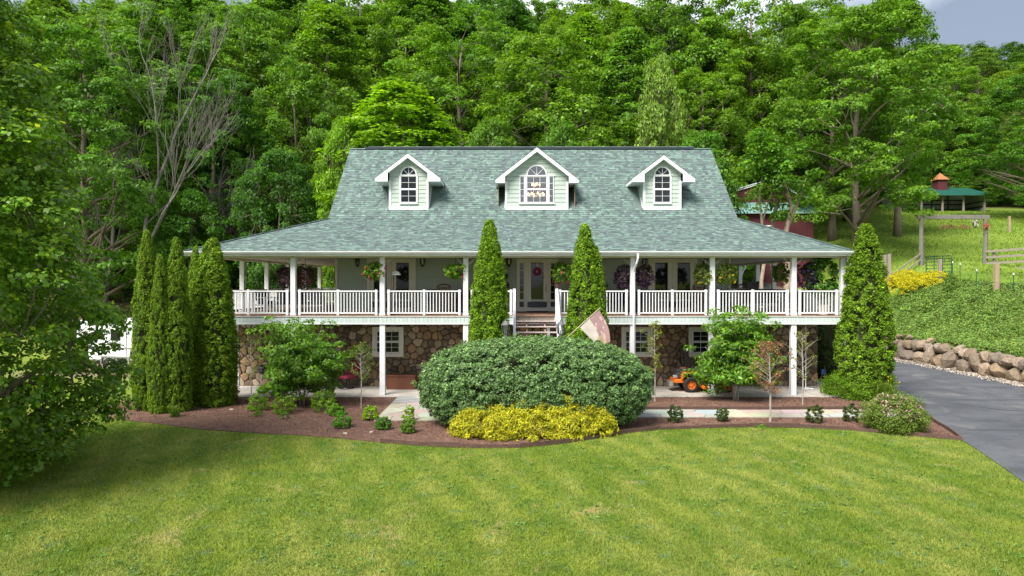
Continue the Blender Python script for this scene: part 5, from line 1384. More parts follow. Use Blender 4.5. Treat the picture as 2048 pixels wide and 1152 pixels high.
def rock(x,y,z,sx,sy,sz):
    o = link('rock', rk.choice(rocks), rw, (x-21.6,y-5,z), (rk.uniform(-0.25,0.25),rk.uniform(-0.25,0.25),rk.uniform(0,6.28)), (sx,sy,sz))
    c = rk.choice([(1.15,1.02,0.85),(1.0,0.92,0.84),(0.85,0.83,0.84),(1.2,0.98,0.72),(0.75,0.74,0.76),(1.1,1.0,0.92),(1.25,1.12,0.98)]); k = rk.uniform(0.45,0.78); c = tuple(0.6*v+0.4*0.93 for v in c); o.color = (*(v*k for v in c),1)
y = -8.0
while y < 17:
    w = rk.uniform(0.55,1.15)
    if rk.random() < 0.35:
        rock(wall_x(y+w/2), y+w/2, 0.50, 0.50, w*0.62, 0.78)
    else:
        rock(wall_x(y+w/2), y+w/2, 0.28, 0.50, w*0.62, 0.46)
        y2 = y
        while y2 < y+w-0.1:
            w2 = rk.uniform(0.35,0.65); rock(wall_x(y2)+0.10, y2+w2/2, 0.84+rk.uniform(-0.05,0.12), 0.42, w2*0.66, rk.uniform(0.30,0.42)); y2 += w2
    if rk.random() < 0.3: rock(wall_x(y)+0.2, y, 1.25, 0.26, 0.28, 0.2)
    y += w*0.98
for i in range(9): rock(21.0+rk.uniform(-0.35,0.1), rk.uniform(-4,12), 0.08, rk.uniform(.08,.17), rk.uniform(.08,.2), rk.uniform(.06,.12))

# ================================================================== PORCH THINGS
def chain_to_ceiling(z): return 5.40-z
WICK = simple('coco_basket', (0.13,0.085,0.05), 0.9, 0.3, 20)
def basket(px, py, D, w, h, label, leafm, lc, flower=None, nf=0, trail=0.3, group='hanging flower baskets'):
    p = at(px, py, D); t = empty('hanging_basket', (p.x,p.y,p.z)); tag(t, label, 'hanging basket', group)
    MB().lathe([(0.02,-0.13),(0.10,-0.12),(0.16,-0.04),(0.17,0.0),(0.15,0.0)],(0,0,0.0),12).build('basket', WICK, t)
    C, Dn = ell_shell(rng, 120, (0,0,0.02-trail*0.15), (w/2,w/2,h/2), -1, 2.4, 0.10, 0.35)
    r = np.full(len(C),0.075); fol('foliage', clumped(rng, C, Dn, np.stack([r,r,r],1), 24, 0.058, up=0.3, rnd=0.8, fill=0.2, var=0.35, cvar=0.25, youngp=0.12), leafm, t, color=lc)
    if flower:
        C, Dn = ell_shell(rng, nf, (0,0,-0.03), (w/2*1.02,w/2*1.02,h/2*1.05), -1, 2, 0.10); C = C[C[:,2] < 0.12]; Dn = Dn[:len(C)]
        fol('blossom', clumped(rng, C, unit(C), np.full((len(C),3),0.035), 10, 0.055, rnd=0.7, aspect=0.8, var=0.25, yellow=0.1), flower, t)
    L = 5.40-p.z; mb = MB()
    for a in (0,2.1,4.2): mb.tube([(math.cos(a)*0.15,math.sin(a)*0.15,0),(0,0,min(0.45,L*0.8))],0.006,4)
    mb.tube([(0,0,min(0.45,L*0.8)),(0,0,L)],0.006,4); mb.build('chain', BLACKM, t)
LG = (1.1,1.15,0.9)
basket(748,541,26.2,0.85,0.62,'hanging basket with many pink flowers left of the first french door',MAPLE,LG,PINK,34)
basket(912,541,26.2,0.82,0.58,'hanging basket with few pink flowers left of the stairs',MAPLE,LG,PINK,14)
basket(1124,545,26.2,0.75,0.85,'hanging basket with pink blossoms right of the front door',MAPLE,LG,PINK,14)
basket(572,553,26.6,0.68,0.85,'dark burgundy hanging basket left of the second porch post',PURP,(1.2,1,0.9))
basket(611,553,26.6,0.68,0.88,'dark burgundy hanging basket right of the second porch post',PURP,(1.5,1.2,0.7))
basket(1246,554,26.4,0.70,0.92,'dark purple hanging basket left of the downspout post',PURP,(1.0,0.95,1.1))
basket(1289,553,26.4,0.68,0.95,'dark purple hanging basket right of the downspout post',PURP,(1.15,0.95,1.2))
basket(1407,548,26.3,0.72,0.78,'green and yellow hanging basket left of the post beside the right french door',OLIVE,(0.9,1.1,0.8),YELP,26)
basket(1452,548,26.3,0.72,0.78,'green and yellow hanging basket right of the post beside the right french door',OLIVE,(0.9,1.1,0.8),YELP,20)
basket(1564,546,27.2,0.72,0.80,'leafy green hanging basket left of the last but one post',OLIVE,(0.7,1.0,0.7),YELP,6)
basket(1615,550,26.6,0.85,1.05,'large dark purple trailing basket near the right porch corner',PURP,(0.85,0.9,1.3))

def lantern_parts(t, s=1.0):
    mb = MB(); mb.lathe([(0.02*s,0.40*s),(0.035*s,0.36*s),(0.12*s,0.27*s),(0.125*s,0.25*s)],(0,0,0),6); mb.lathe([(0.03*s,-0.10*s),(0.075*s,-0.02*s),(0.085*s,0.0)],(0,0,0),6)
    for k in range(6):
        a = k*math.pi/3; mb.tube([(0.083*s*math.cos(a),0.083*s*math.sin(a),0),(0.115*s*math.cos(a),0.115*s*math.sin(a),0.26*s)],0.009*s,4)
    mb.build('lantern_frame', BLACKM, t)
    MB().lathe([(0.072*s,0.005),(0.10*s,0.25*s)],(0,0,0),6).build('lamp_glass', CLEAR, t)
    MB().lathe([(0.012*s,0.0),(0.018*s,0.05*s),(0.016*s,0.12*s),(0.003*s,0.16*s)],(0,0,0),8).build('candle_bulb', OFFWHITE, t)
def wall_lantern(px, label):
    p = at(px,523,29.9); t = empty('wall_lantern', (p.x,-0.16,p.z-0.14)); tag(t, label, 'lantern', 'black wall lanterns on the porch'); lantern_parts(t)
    MB().box(-0.05,0.05,0.15,0.172,0.02,0.30).tube([(0,0.16,0.25),(0,0.10,0.42),(0,0.0,0.44),(0,0,0.38)],0.012,6).build('wall_bracket', BLACKM, t)
wall_lantern(716,'black wall lantern at the far left end of the porch wall'); wall_lantern(846,'black wall lantern right of the left french door')
wall_lantern(1018,'black wall lantern left of the front door'); wall_lantern(1287,'black wall lantern left of the right french door, behind a purple basket'); wall_lantern(1409,'black wall lantern right of the right french door')
for px, lab in ((1011,'white lamp post with glass lantern left of the stairs'),(1121,'white lamp post with glass lantern right of the stairs')):
    p = at(px,676,22.2); t = empty('lamp_post', (p.x,p.y,0.03)); tag(t, lab, 'lamp post', 'lamp posts beside the stairs')
    z = p.z
    MB().bevbox(-0.08,0.08,-0.08,0.08,0,z-0.03,0.01).box(-0.10,0.10,-0.10,0.10,z-0.03,z).build('post', WHITE, t)
    h = empty('lantern_head', (0,0,z+0.10), parent=t)
    mb = MB(); s = 1.15; GM = simple('grey_lamp_metal',(0.12,0.12,0.13),0.4)
    mb.lathe([(0.005,0.42*s),(0.03,0.37*s),(0.12*s,0.27*s),(0.125*s,0.25*s)],(0,0,0),6).lathe([(0.06*s,-0.10*s),(0.04*s,-0.03),(0.08*s,0.0)],(0,0,0),6)
    for k in range(6):
        a = k*math.pi/3; mb.tube([(0.075*s*math.cos(a),0.075*s*math.sin(a),0),(0.115*s*math.cos(a),0.115*s*math.sin(a),0.26*s)],0.008,4)
    mb.build('lantern_frame', GM, h); MB().lathe([(0.07*s,0.005),(0.10*s,0.25*s)],(0,0,0),6).build('lamp_glass', CLEAR, h); MB().lathe([(0.015,0.0),(0.02,0.12)],(0,0,0),8).build('candle_bulb', OFFWHITE, h)

# wreath on the front door
t = empty('wreath', (0.105,-0.06,4.83)); tag(t, 'pink flower wreath hanging on the front door glass', 'wreath')
a = rng.uniform(0,6.283,60); C = np.stack([0.13*np.cos(a),rng.normal(0,0.012,60),0.13*np.sin(a)],1)
fol('flowers', clumped(rng, C, np.tile([[0,-1.0,0]],(60,1)), np.full((60,3),0.055), 12, 0.06, up=0.0, rnd=0.5, aspect=0.8), PINK, t, color=(0.85,1.6,1.3))
mb = MB(); mb.tube([(0.12*math.cos(k*math.pi/8),0,0.12*math.sin(k*math.pi/8)) for k in range(17)],0.02,6); mb.box(-0.012,0.012,-0.004,0.004,0.14,0.42); mb.build('ring', BRASS, t)
# flag
fp = at(1118,690,22.3); t = empty('garden_flag', (0.63,-7.66,2.05)); tag(t, 'faded pink and white flag on a slanted pole beside the stairs', 'flag')
o0 = Vector((0.63,-7.66,2.05)); tip = at(1201,615,22.4)-o0; base = at(1124,684,22.3)-o0
MB().tube([base,base.lerp(tip,0.5),tip],0.014,6).build('pole', simple('flag_pole',(0.42,0.34,0.22),0.6), t)
A0 = at(1160,655,22.35)-o0; A1 = at(1197,619,22.4)-o0; B0 = at(1206,697,22.1)-o0; B1 = at(1222,672,22.3)-o0
FLAGM, ft_, fpn = nodes('faded_flag'); fpn.inputs['Roughness'].default_value = 0.8
av = N(ft_, 'ShaderNodeAttribute', attribute_name='tint'); vv = coords(ft_)
cc = mul(ft_, av.outputs['Color'], blend(ft_, noise(ft_, vv, 3.0, 4), (0.85,0.85,0.85), (1.08,1.08,1.08))); ft_.links.new(cc, fpn.inputs['Base Color'])
mb = MB(); nu, nv = 14, 18; mb.smooth = True; grid = []
for j in range(nv+1):
    v = j/nv
    for i in range(nu+1):
        u = i/nu; top_ = A0.lerp(A1,u); bot = at(1193+27*u, 690+10*math.sin(u*math.pi)-8*u, 22.1)-o0
        p = top_.lerp(bot, v); p.x += 0.10*math.sin(v*math.pi)*u; p.y += 0.07*math.sin(u*9+v*2)*v; grid.append(tuple(p))
b0 = len(mb.v); mb.v += grid
for j in range(nv):
    for i in range(nu):
        u = i/nu; v = j/nv
        c = (0.36,0.335,0.29) if u < 0.45 else (0.25,0.15,0.155)
        if u >= 0.3 and v > 0.6 and u < 0.75: c = (0.34,0.25,0.16)
        if u >= 0.45 and abs(v-0.45-0.25*math.sin(u*20)) < 0.05: c = (0.40,0.28,0.27)
        mb.col = c; q = b0+j*(nu+1)+i; mb.face([q,q+1,q+nu+2,q+nu+1])
mb.build('cloth', FLAGM, t)

# porch furniture
NAVY = simple('navy_cushion',(0.018,0.022,0.085),0.85,0.25,8,0.004,40); BURG = simple('burgundy_cushion',(0.085,0.02,0.03),0.85,0.2,8,0.004,40)
BROWNW = simple('brown_wood',(0.16,0.065,0.035),0.5,0.25,7)
def sofa(x, y, w, label, rz=0.0, frame=WHITE, n=3, cat='sofa', cush=NAVY):
    t = empty('porch_sofa' if n > 1 else 'porch_chair', (x,y,ZD), rz); tag(t, label, cat, 'porch seats with navy cushions')
    mb = MB(); hw = w/2
    for sx in (-hw+0.03, hw-0.03):
        for sy in (-0.32, 0.32): mb.box(sx-0.03,sx+0.03,sy-0.03,sy+0.03,0,0.60 if sy < 0 else 0.90)
        mb.box(sx-0.035,sx+0.035,-0.36,0.30,0.60,0.64)
    mb.box(-hw+0.06,hw-0.06,-0.34,0.30,0.26,0.34).box(-hw+0.06,hw-0.06,0.29,0.35,0.80,0.90); mb.build('frame', frame, t)
    cw = (w-0.14)/n
    for i in range(n):
        x0 = -hw+0.07+i*cw
        MB().bevbox(x0+0.006,x0+cw-0.006,-0.34,0.22,0.342,0.47,0.04).build('seat_cushion', cush, t)
        MB().bevbox(x0+0.006,x0+cw-0.006,0.14,0.285,0.472,0.95,0.05).build('back_cushion', cush, t)
def rocker(x, y, label, rz=0.0, m=BROWNW):
    t = empty('rocking_chair', (x,y,ZD), rz); tag(t, label, 'rocking chair', 'wooden rocking chairs on the porch')
    for sx in (-0.27,0.27):
        MB().tube([(sx,-0.45+k*0.15,0.02+0.10*((k-3)/3.0)**2) for k in range(7)],0.022,6).build('rocker_runner', m, t)
        MB().bar((sx,-0.24,0.03),(sx,-0.24,0.62),0.045).build('leg', m, t); MB().bar((sx,0.24,0.05),(sx,0.40,1.12),0.045).build('back_post', m, t)
        MB().bevbox(sx-0.05,sx+0.05,-0.30,0.32,0.62,0.65,0.01).build('armrest', m, t)
    MB().bevbox(-0.28,0.28,-0.26,0.26,0.38,0.43,0.012).build('seat', m, t)
    for k in range(6): MB().bar((-0.2+k*0.08,0.255,0.44),(-0.2+k*0.08,0.385,1.08),0.05,0.015).build('back_slat', m, t)
    MB().tube([(-0.28,0.40,1.10),(-0.15,0.41,1.17),(0,0.41,1.19),(0.15,0.41,1.17),(0.28,0.40,1.10)],0.035,6).build('top_rail', m, t)
sofa(-9.9,-1.3,2.0,'white framed bench with navy cushions at the left end of the porch',0.15)
sofa(-11.6,-0.6,0.8,'white armchair with navy cushions in the left porch corner',1.2,n=1,cat='armchair')
sofa(-4.35,-0.7,0.85,'navy cushioned armchair right of the left french door',0,BLACKM,1,'armchair')
sofa(-2.9,-0.7,0.9,'burgundy cushioned chair left of the front door',0,BLACKM,1,'armchair',BURG)
sofa(3.2,-0.8,1.5,'dark bench with navy cushions under the purple baskets',0,BLACKM,2)
sofa(4.75,-0.7,0.8,'navy armchair left of the right french door',0,BLACKM,1,'armchair'); sofa(8.0,-0.6,0.8,'navy armchair between the two rocking chairs on the right',0,BLACKM,1,'armchair')
rocker(7.15,-0.9,'brown wooden rocking chair in front of the right french door',0.2); rocker(8.75,-1.3,'brown wooden rocking chair at the right wall corner with a black cushion',-0.3)
rocker(-3.75,-1.6,'brown wooden rocking chair left of the stairs',0.3)
sofa(10.1,0.7,1.7,'white framed sofa with navy cushions on the right side porch',-0.05)
sofa(10.3,-2.3,0.8,'navy armchair near the right porch corner',-0.6,BLACKM,1,'armchair')
# pointed black cushion on the rocker
t = MB(); t.smooth = False
pl = [(-0.26,0.0),(-0.25,0.36),(-0.12,0.24),(0.10,0.26),(0.26,0.30),(0.24,0.12),(0.20,-0.18),(-0.18,-0.18)]
t.prism(pl,-0.06,0.06); o = t.build('black_cushion', BLACKM, None, (9.05,-1.45,ZD+1.02)); tag(o,'black cushion with pointed corners on top of a rocking chair','cushion')
# spiral topiary left of the front door
t = empty('topiary', (-1.45,-0.45,ZD)); tag(t, 'dark green clipped topiary in a pot left of the front door', 'topiary')
MB().lathe([(0.12,0),(0.17,0.28),(0.19,0.30),(0.16,0.30)],(0,0,0),14).build('pot', simple('dark_pot',(0.05,0.045,0.04),0.6), t)
fol('foliage', merge([blob((0,0,z_),(r_,r_,r_*1.0),60,0.06,26,0.045) for z_, r_ in ((0.62,0.33),(1.1,0.27),(1.5,0.22),(1.82,0.16))]), DARKL, t, color=(0.6,0.7,0.7))
MB().tube([(0,0,0.28),(0,0,1.9)],0.03,6).build('stem', BARK, t)
t = empty('potted_plant', (1.85,-0.5,ZD)); tag(t, 'dark potted plant right of the front door', 'potted plant')
MB().lathe([(0.12,0),(0.18,0.34),(0.2,0.36),(0.16,0.36)],(0,0,0),14).build('pot', MATS['dark_pot'], t); fol('foliage', blob((0,0,0.9),(0.32,0.3,0.55),70,0.08,26,0.06), DARKL, t, color=(0.7,0.8,0.8))
t = empty('potted_palm', (2.55,-0.6,ZD)); tag(t, 'dark leafy potted plant on a stand behind the right arborvitae', 'potted plant')
MB().lathe([(0.13,0),(0.19,0.42),(0.21,0.45),(0.17,0.45)],(0,0,0),14).build('pot', MATS['dark_pot'], t); fol('foliage', blob((0,0,1.0),(0.5,0.4,0.42),70,0.10,26,0.09), DARKL, t, color=(0.6,0.75,0.8))
t = empty('hibiscus', (11.15,-3.3,ZD)); tag(t, 'large leafy hibiscus with red flowers in the right porch corner', 'potted plant')
MB().lathe([(0.16,0),(0.22,0.4),(0.25,0.42),(0.2,0.42)],(0,0,0),14).build('pot', OFFWHITE, t); fol('foliage', blob((-0.1,0,1.45),(0.55,0.4,0.75),110,0.14,26,0.11,zmin=-1), BRIGHT, t, color=(0.75,0.9,0.8))
C, Dn = ell_shell(rng, 9, (-0.1,0,1.45), (0.55,0.42,0.7)); fol('blossom', clumped(rng, C, Dn, np.full((9,3),0.05), 10, 0.08, aspect=0.9), PINK, t, color=(0.9,0.6,0.3)); MB().tube([(0,0,0.4),(-0.05,0,1.5)],0.03,6).build('stem', BARK, t)
# little white dome lamp on a thin pole by the railing
p = at(790,546,26.3); t = empty('dome_lamp', (p.x,p.y+0.25,ZD)); tag(t, 'white dome headed lamp on a thin pole beside the left french door', 'lamp')
zz_ = p.z-ZD
MB().tube([(-0.1,0,0),(-0.1,0,zz_-0.08)],0.012,6).lathe([(0.14,0),(0.14,0.02),(0.02,0.03)],(-0.1,0,0),12).build('pole', BLACKM, t)
mb = MB(); mb.smooth = True; nn = 10
prof = [(0.16*math.cos(math.pi*k/nn), 0.16*math.sin(math.pi*k/nn)) for k in range(nn+1)]
mb.prism([(x_,zz_-0.08+z_) for x_,z_ in prof], -0.12, 0.12); mb.smooth = False; mb.build('lamp_head', WHITE, t, None, None)
t_ = MB().bevbox(-0.45,0.45,-0.3,0.3,0.0,0.02,0.004).build('door_mat', simple('navy_mat',(0.02,0.025,0.05),0.95), None, (0.1,-0.55,ZD+0.002)); tag(t_, 'dark door mat in front of the front door', 'door mat')
t_ = MB().bevbox(-0.42,0.42,-0.28,0.28,0.0,0.02,0.004).build('path_mat', simple('grey_mat',(0.09,0.09,0.11),0.95), None, (-2.98,-8.3,0.074)); tag(t_, 'dark mat on the flagstone path left of the dome hedge', 'door mat')

# ================================================================== PATIO THINGS
# mower, front to the right
OR = simple('orange_paint',(0.75,0.17,0.015),0.35,0.08); DG = simple('charcoal_plastic',(0.035,0.038,0.045),0.5,0.15); RUB = simple('rubber',(0.018,0.018,0.018),0.85,0.2,20); SIL = simple('dull_silver',(0.45,0.45,0.44),0.35,0.15,metal=0.7)
p = g(1382,785,0.045); mo = empty('riding_mower', (p.x, p.y+0.45, 0.046), 0.0); tag(mo, 'orange riding mower with black roll bar parked on the patio', 'mower')
def wheel(x, y, r, w, name='rear_wheel'):
    wh = MB(); wh.smooth = True
    pr = [(r*0.55,-w/2),(r*0.86,-w/2),(r*0.98,-w*0.36),(r,-w*0.2),(r,w*0.2),(r*0.98,w*0.36),(r*0.86,w/2),(r*0.55,w/2)]
    wh.lathe(pr,(x,y,r),28,'y',closed=True); o = wh.build(name, RUB, mo)
    MB().lathe([(0.02,-w*0.30),(r*0.22,-w*0.34),(r*0.28,-w*0.22),(r*0.50,-w*0.26),(r*0.58,-w*0.50),(r*0.58,w*0.5),(r*0.1,w*0.3)],(x,y,r),20,'y').build('rim', OR, o)
    m_ = MB()
    for k in range(5): a = k*1.2566; m_.lathe([(0.02,-0.02),(0.02,0)],(x+math.cos(a)*r*0.36,y-w*0.26,r+math.sin(a)*r*0.36),6,'y')
    m_.build('wheel_bolts', RUB, o)
wheel(0,-0.46,0.30,0.24); wheel(0,0.46,0.30,0.24); wheel(1.52,-0.42,0.16,0.13,'front_wheel'); wheel(1.52,0.42,0.16,0.13,'front_wheel')
MB().bevbox(-0.62,0.0,-0.42,0.42,0.36,0.50,0.02).box(-0.2,1.45,-0.30,-0.24,0.28,0.36).box(-0.2,1.45,0.24,0.30,0.28,0.36).box(1.40,1.50,-0.45,0.45,0.30,0.36).build('frame', OR, mo)
mb = MB(); mb.bevbox(-0.52,-0.14,-0.26,0.26,0.50,0.74,0.04); mb.lathe([(0.16,0),(0.18,0.05),(0.17,0.12),(0.05,0.15)],(-0.33,0,0.74),16); mb.build('engine', DG, mo)
MB().lathe([(0.07,-0.22),(0.08,-0.2),(0.08,0.1),(0.06,0.14)],(-0.42,-0.18,0.58),12,'x').bevbox(-0.80,-0.62,-0.30,0.30,0.20,0.40,0.03).build('muffler', SIL, mo)
MB().bevbox(-0.30,0.06,-0.20,0.20,0.80,0.90,0.04).build('engine_cover', OR, mo)
for sy in (-1, 1):
    pts = [(-0.36,0.52),(-0.30,0.66),(-0.18,0.74),(0.0,0.77),(0.2,0.74),(0.40,0.62),(0.55,0.48),(0.55,0.60),(0.42,0.76),(0.15,0.84),(-0.30,0.84),(-0.36,0.7)]
    MB().prism(pts, sy*0.30 if sy > 0 else -0.58, 0.58 if sy > 0 else -0.30).build('fender', OR, mo)
    MB().bevbox(-0.36,0.46,min(sy*0.28,sy*0.56),max(sy*0.28,sy*0.56),0.842,0.93,0.03).build('side_console', DG, mo)
    MB().tube([(-0.16,sy*0.40,0.5),(-0.16,sy*0.40,1.0),(-0.24,sy*0.40,1.62),(-0.22,sy*0.36,1.68)],0.028,8).build('roll_bar_post', BLACKM, mo)
    MB().tube([(0.75,sy*0.28,0.5),(0.62,sy*0.30,1.05),(0.66,sy*0.22,1.15),(0.66,sy*0.08,1.15)],0.017,6).build('control_lever', BLACKM, mo)
    MB().box(0.4,0.9,sy*0.22,sy*0.46,0.36,0.60).build('side_panel', DG, mo)
MB().tube([(-0.22,-0.36,1.68),(-0.22,0,1.70),(-0.22,0.36,1.68)],0.028,8).build('roll_bar_top', BLACKM, mo)
MB().bevbox(0.0,0.46,-0.25,0.25,0.86,0.98,0.04).build('seat', BLACKM, mo)
mb = MB().bevbox(-0.06,0.06,-0.24,0.24,0,0.52,0.04); mb.build('backrest', BLACKM, mo, (0.02,0,0.95), (0,-0.2,0))
MB().bevbox(0.40,1.34,-0.66,0.66,0.14,0.28,0.04).build('cutting_deck', OR, mo); MB().box(0.5,1.25,-0.60,-0.35,0.281,0.34).build('belt_cover', DG, mo)
MB().bevbox(0.9,1.42,-0.3,0.3,0.37,0.41,0.01).build('foot_plate', DG, mo)
# swivel chair with red cushions
p = g(690,779,0.045); ch = empty('swivel_chair', (p.x, p.y+0.25, 0.046), -0.5); tag(ch, 'patio swivel chair with dark red cushions by the stone wall', 'chair')
RED = simple('dark_red_cushion',(0.22,0.02,0.045),0.85,0.2,8,0.004,40)
MB().tube([(0.28*math.cos(k*math.pi/10),0.28*math.sin(k*math.pi/10),0.025) for k in range(21)],0.018,6).tube([(-0.28,0,0.03),(0,0,0.10),(0.28,0,0.03)],0.016,6).tube([(0,-0.28,0.03),(0,0,0.10),(0,0.28,0.03)],0.016,6).build('ring_base', BLACKM, ch)
MB().tube([(0,0,0.08),(0,0,0.38)],0.03,8).build('column', BLACKM, ch)
for s in (-1,1): MB().tube([(s*0.32,0.28,0.42),(s*0.34,0.2,0.65),(s*0.34,-0.22,0.63),(s*0.32,-0.28,0.40)],0.016,6).build('armrest', BLACKM, ch)
MB().bevbox(-0.30,0.30,-0.30,0.28,0.40,0.54,0.05).build('seat_cushion', RED, ch)
o = MB().bevbox(-0.29,0.29,-0.07,0.07,0,0.62,0.06).build('back_cushion', RED, ch, (0,0.27,0.50), (-0.3,0,0))
# second such chair behind the shrub
c2 = copy_tree(ch); c2.location = (-9.35,-2.2,0.046); c2.rotation_euler = (0,0,0.6); tag(c2,'patio chair with dark red cushions half hidden behind the left shrub','chair')
# wicker chest
def wicker():
    m, t, p = nodes('wicker'); v = coords(t)
    w1 = N(t,'ShaderNodeTexBrick'); w1.inputs['Scale'].default_value = 16; w1.inputs['Mortar Size'].default_value = 0.04; w1.inputs['Color1'].default_value=(0.24,0.085,0.04,1); w1.inputs['Color2'].default_value=(0.17,0.058,0.03,1); w1.inputs['Mortar'].default_value=(0.06,0.022,0.012,1)
    mp_ = N(t,'ShaderNodeMapping'); mp_.inputs['Rotation'].default_value = (R(90),0,0); t.links.new(v,mp_.inputs[0]); t.links.new(mp_.outputs[0], w1.inputs['Vector']); t.links.new(w1.outputs[0], p.inputs['Base Color']); p.inputs['Roughness'].default_value = 0.6
    bump(t,p,w1.outputs[1],0.01,0.6); return m
p = at(803,567,27.6); t = empty('wicker_chest', (p.x,-2.25,0.046)); tag(t, 'reddish brown wicker chest against the stone wall', 'chest')
WK = wicker(); MB().bevbox(-0.58,0.58,-0.28,0.28,0,0.50,0.015).build('body', WK, t); MB().bevbox(-0.60,0.60,-0.30,0.30,0.502,0.58,0.02).build('lid', WK, t)
# kettle grill
p = g(522,781,0.045); t = empty('kettle_grill', (p.x,p.y+0.3,0.046)); tag(t, 'small black kettle grill on three legs by the stone wall', 'grill')
mb = MB(); mb.smooth = True; mb.lathe([(0.02,0.58),(0.15,0.61),(0.24,0.70),(0.26,0.80)],(0,0,0),18); mb.build('bowl', BLACKM, t)
mb = MB(); mb.smooth = True; mb.lathe([(0.265,0.80),(0.25,0.88),(0.17,0.97),(0.02,1.0)],(0,0,0),18); mb.build('lid', BLACKM, t); MB().tube([(-0.06,0,1.0),(-0.05,0,1.05),(0.05,0,1.05),(0.06,0,1.0)],0.01,6).build('handle', BRASS, t)
for a in (0.4,2.5,4.6): MB().tube([(0.16*math.cos(a),0.16*math.sin(a),0.64),(0.30*math.cos(a),0.30*math.sin(a),0.0)],0.012,6).build('leg', SIL, t)
# hose, pole, bucket
p = at(1590,567,27.9); t = empty('garden_hose', (p.x,-2.0,0.05)); tag(t, 'black garden hose hanging in loops on the stone wall at the right', 'hose')
mb = MB()
for k, rr_ in enumerate((0.46,0.40,0.43)):
    mb.tube([(rr_*math.cos(a)*0.95+0.05*k, 0.03*k, 0.62+rr_*math.sin(a)*1.1) for a in [i*2*math.pi/22 for i in range(23)]],0.018,6,cap=False)
mb.tube([(0.5,0,0.55),(0.75,-0.15,0.12),(1.0,-0.3,0.1),(1.2,-0.1,0.5),(1.25,0,0.9)],0.018,6); mb.tube([(0.62,-0.1,0.25),(0.95,-0.2,0.35),(1.12,-0.1,0.55),(1.3,0.0,0.62)],0.018,6); mb.build('hose_coil', BLACKM, t)
MB().bevbox(1.12,1.28,-0.05,0.05,0.52,0.74,0.02).build('hose_reel', simple('blue_plastic',(0.04,0.10,0.35),0.4), t)
p = at(1615,567,27.4); t_ = MB().tube([(0,0,0),(0,0,2.7)],0.022,6).box(-0.12,0.12,-0.06,0.06,0.0,0.03).tube([(0,0,0.05),(0.25,-0.15,0.02)],0.02,6).build('white_pole', WHITE, None, (p.x,-2.4,0.046)); tag(t_,'thin white pole standing in front of the stone wall right of the last post','pole')
p = g(1428,790,0.045); t = empty('bucket', (p.x,p.y,0.046)); tag(t,'small white bucket at the patio edge before the mower','bucket')
MB().lathe([(0.085,0),(0.11,0.28),(0.118,0.28),(0.118,0.30),(0.10,0.30),(0.08,0.02)],(0,0,0),16).build('pail', WHITE, t); MB().tube([(-0.115,0,0.27),(-0.1,0,0.36),(0,0,0.41),(0.1,0,0.36),(0.115,0,0.27)],0.006,5).build('handle', SIL, t)
# chandelier behind the middle dormer
EM, et, ep = nodes('lit_bulb'); ep.inputs['Emission Color'].default_value=(1.0,0.50,0.16,1); ep.inputs['Emission Strength'].default_value=6.0; ep.inputs['Base Color'].default_value=(1,0.7,0.4,1)
t = empty('chandelier', (0.10,1.45,8.30)); tag(t,'lit brass chandelier behind the middle dormer window','chandelier')
mb = MB().lathe([(0.02,-0.12),(0.07,-0.05),(0.03,0.1),(0.03,0.7)],(0,0,0),10)
bl = []
for tier_, nn, rr_, hz in ((0,8,0.36,0.05),(1,4,0.17,0.50)):
    for k in range(nn):
        a = k*2*math.pi/nn+0.2; x_, y_ = rr_*math.cos(a), rr_*math.sin(a)
        mb.tube([(0,0,hz-0.06),(x_*0.5,y_*0.5,hz-0.12),(x_,y_,hz)],0.01,5); bl.append((x_,y_,hz))
mb.build('arms', BRASS, t)
for q in bl: MB().lathe([(0.012,0.0),(0.035,0.05),(0.028,0.09),(0.004,0.13)],q,8).build('bulb', EM, t)

# ================================================================== PASTURE AND BARNS
# wire fence along the bank top
t = empty('wire_fence', (27.5,11,0)); tag(t,'wire fence on green metal posts along the top of the bank','fence')
GP = simple('green_post',(0.02,0.10,0.05),0.6); tips_ = []
for px, D in ((1905,45),(1920,44),(1953,41.5),(2027,38),(2075,36.5)):
    q = at(px,567,D); z = tz(q.x,q.y); mb = MB(); mb.box(-0.022,0.022,-0.01,0.01,-0.1,1.15).box(-0.006,0.006,-0.03,0.01,-0.1,1.15)
    o = mb.build('metal_post', GP, t, (q.x-27.5,q.y-11,z)); MB().box(-0.024,0.024,-0.032,0.012,1.151,1.27).build('post_tip', WHITE, o); tips_.append(Vector((q.x-27.5,q.y-11,z)))
for h in (0.15,0.4,0.65,0.9,1.1):
    mb = MB()
    for a_, b_ in zip(tips_[:-1],tips_[1:]): mb.tube([a_+Vector((0,-0.03,h)),b_+Vector((0,-0.03,h))],0.006,4)
    mb.build('wire', simple('fence_wire',(0.3,0.3,0.3),0.4,metal=0.8), t)
q = at(1993,567,39.5); z = tz(q.x,q.y); MB().bevbox(-0.11,0.11,-0.11,0.11,-0.1,1.75,0.01).build('corner_post', simple('tan_post',(0.34,0.25,0.17),0.85,0.2,6), t, (q.x-27.5,q.y-11,z))
mb = MB()
for a_, b_ in zip(tips_[:-1],tips_[1:]): mb.bar(a_+Vector((0,-0.05,0.04)),b_+Vector((0,-0.05,0.04)),0.06,0.14)
mb.build('bottom_board', GREYWOOD, t)
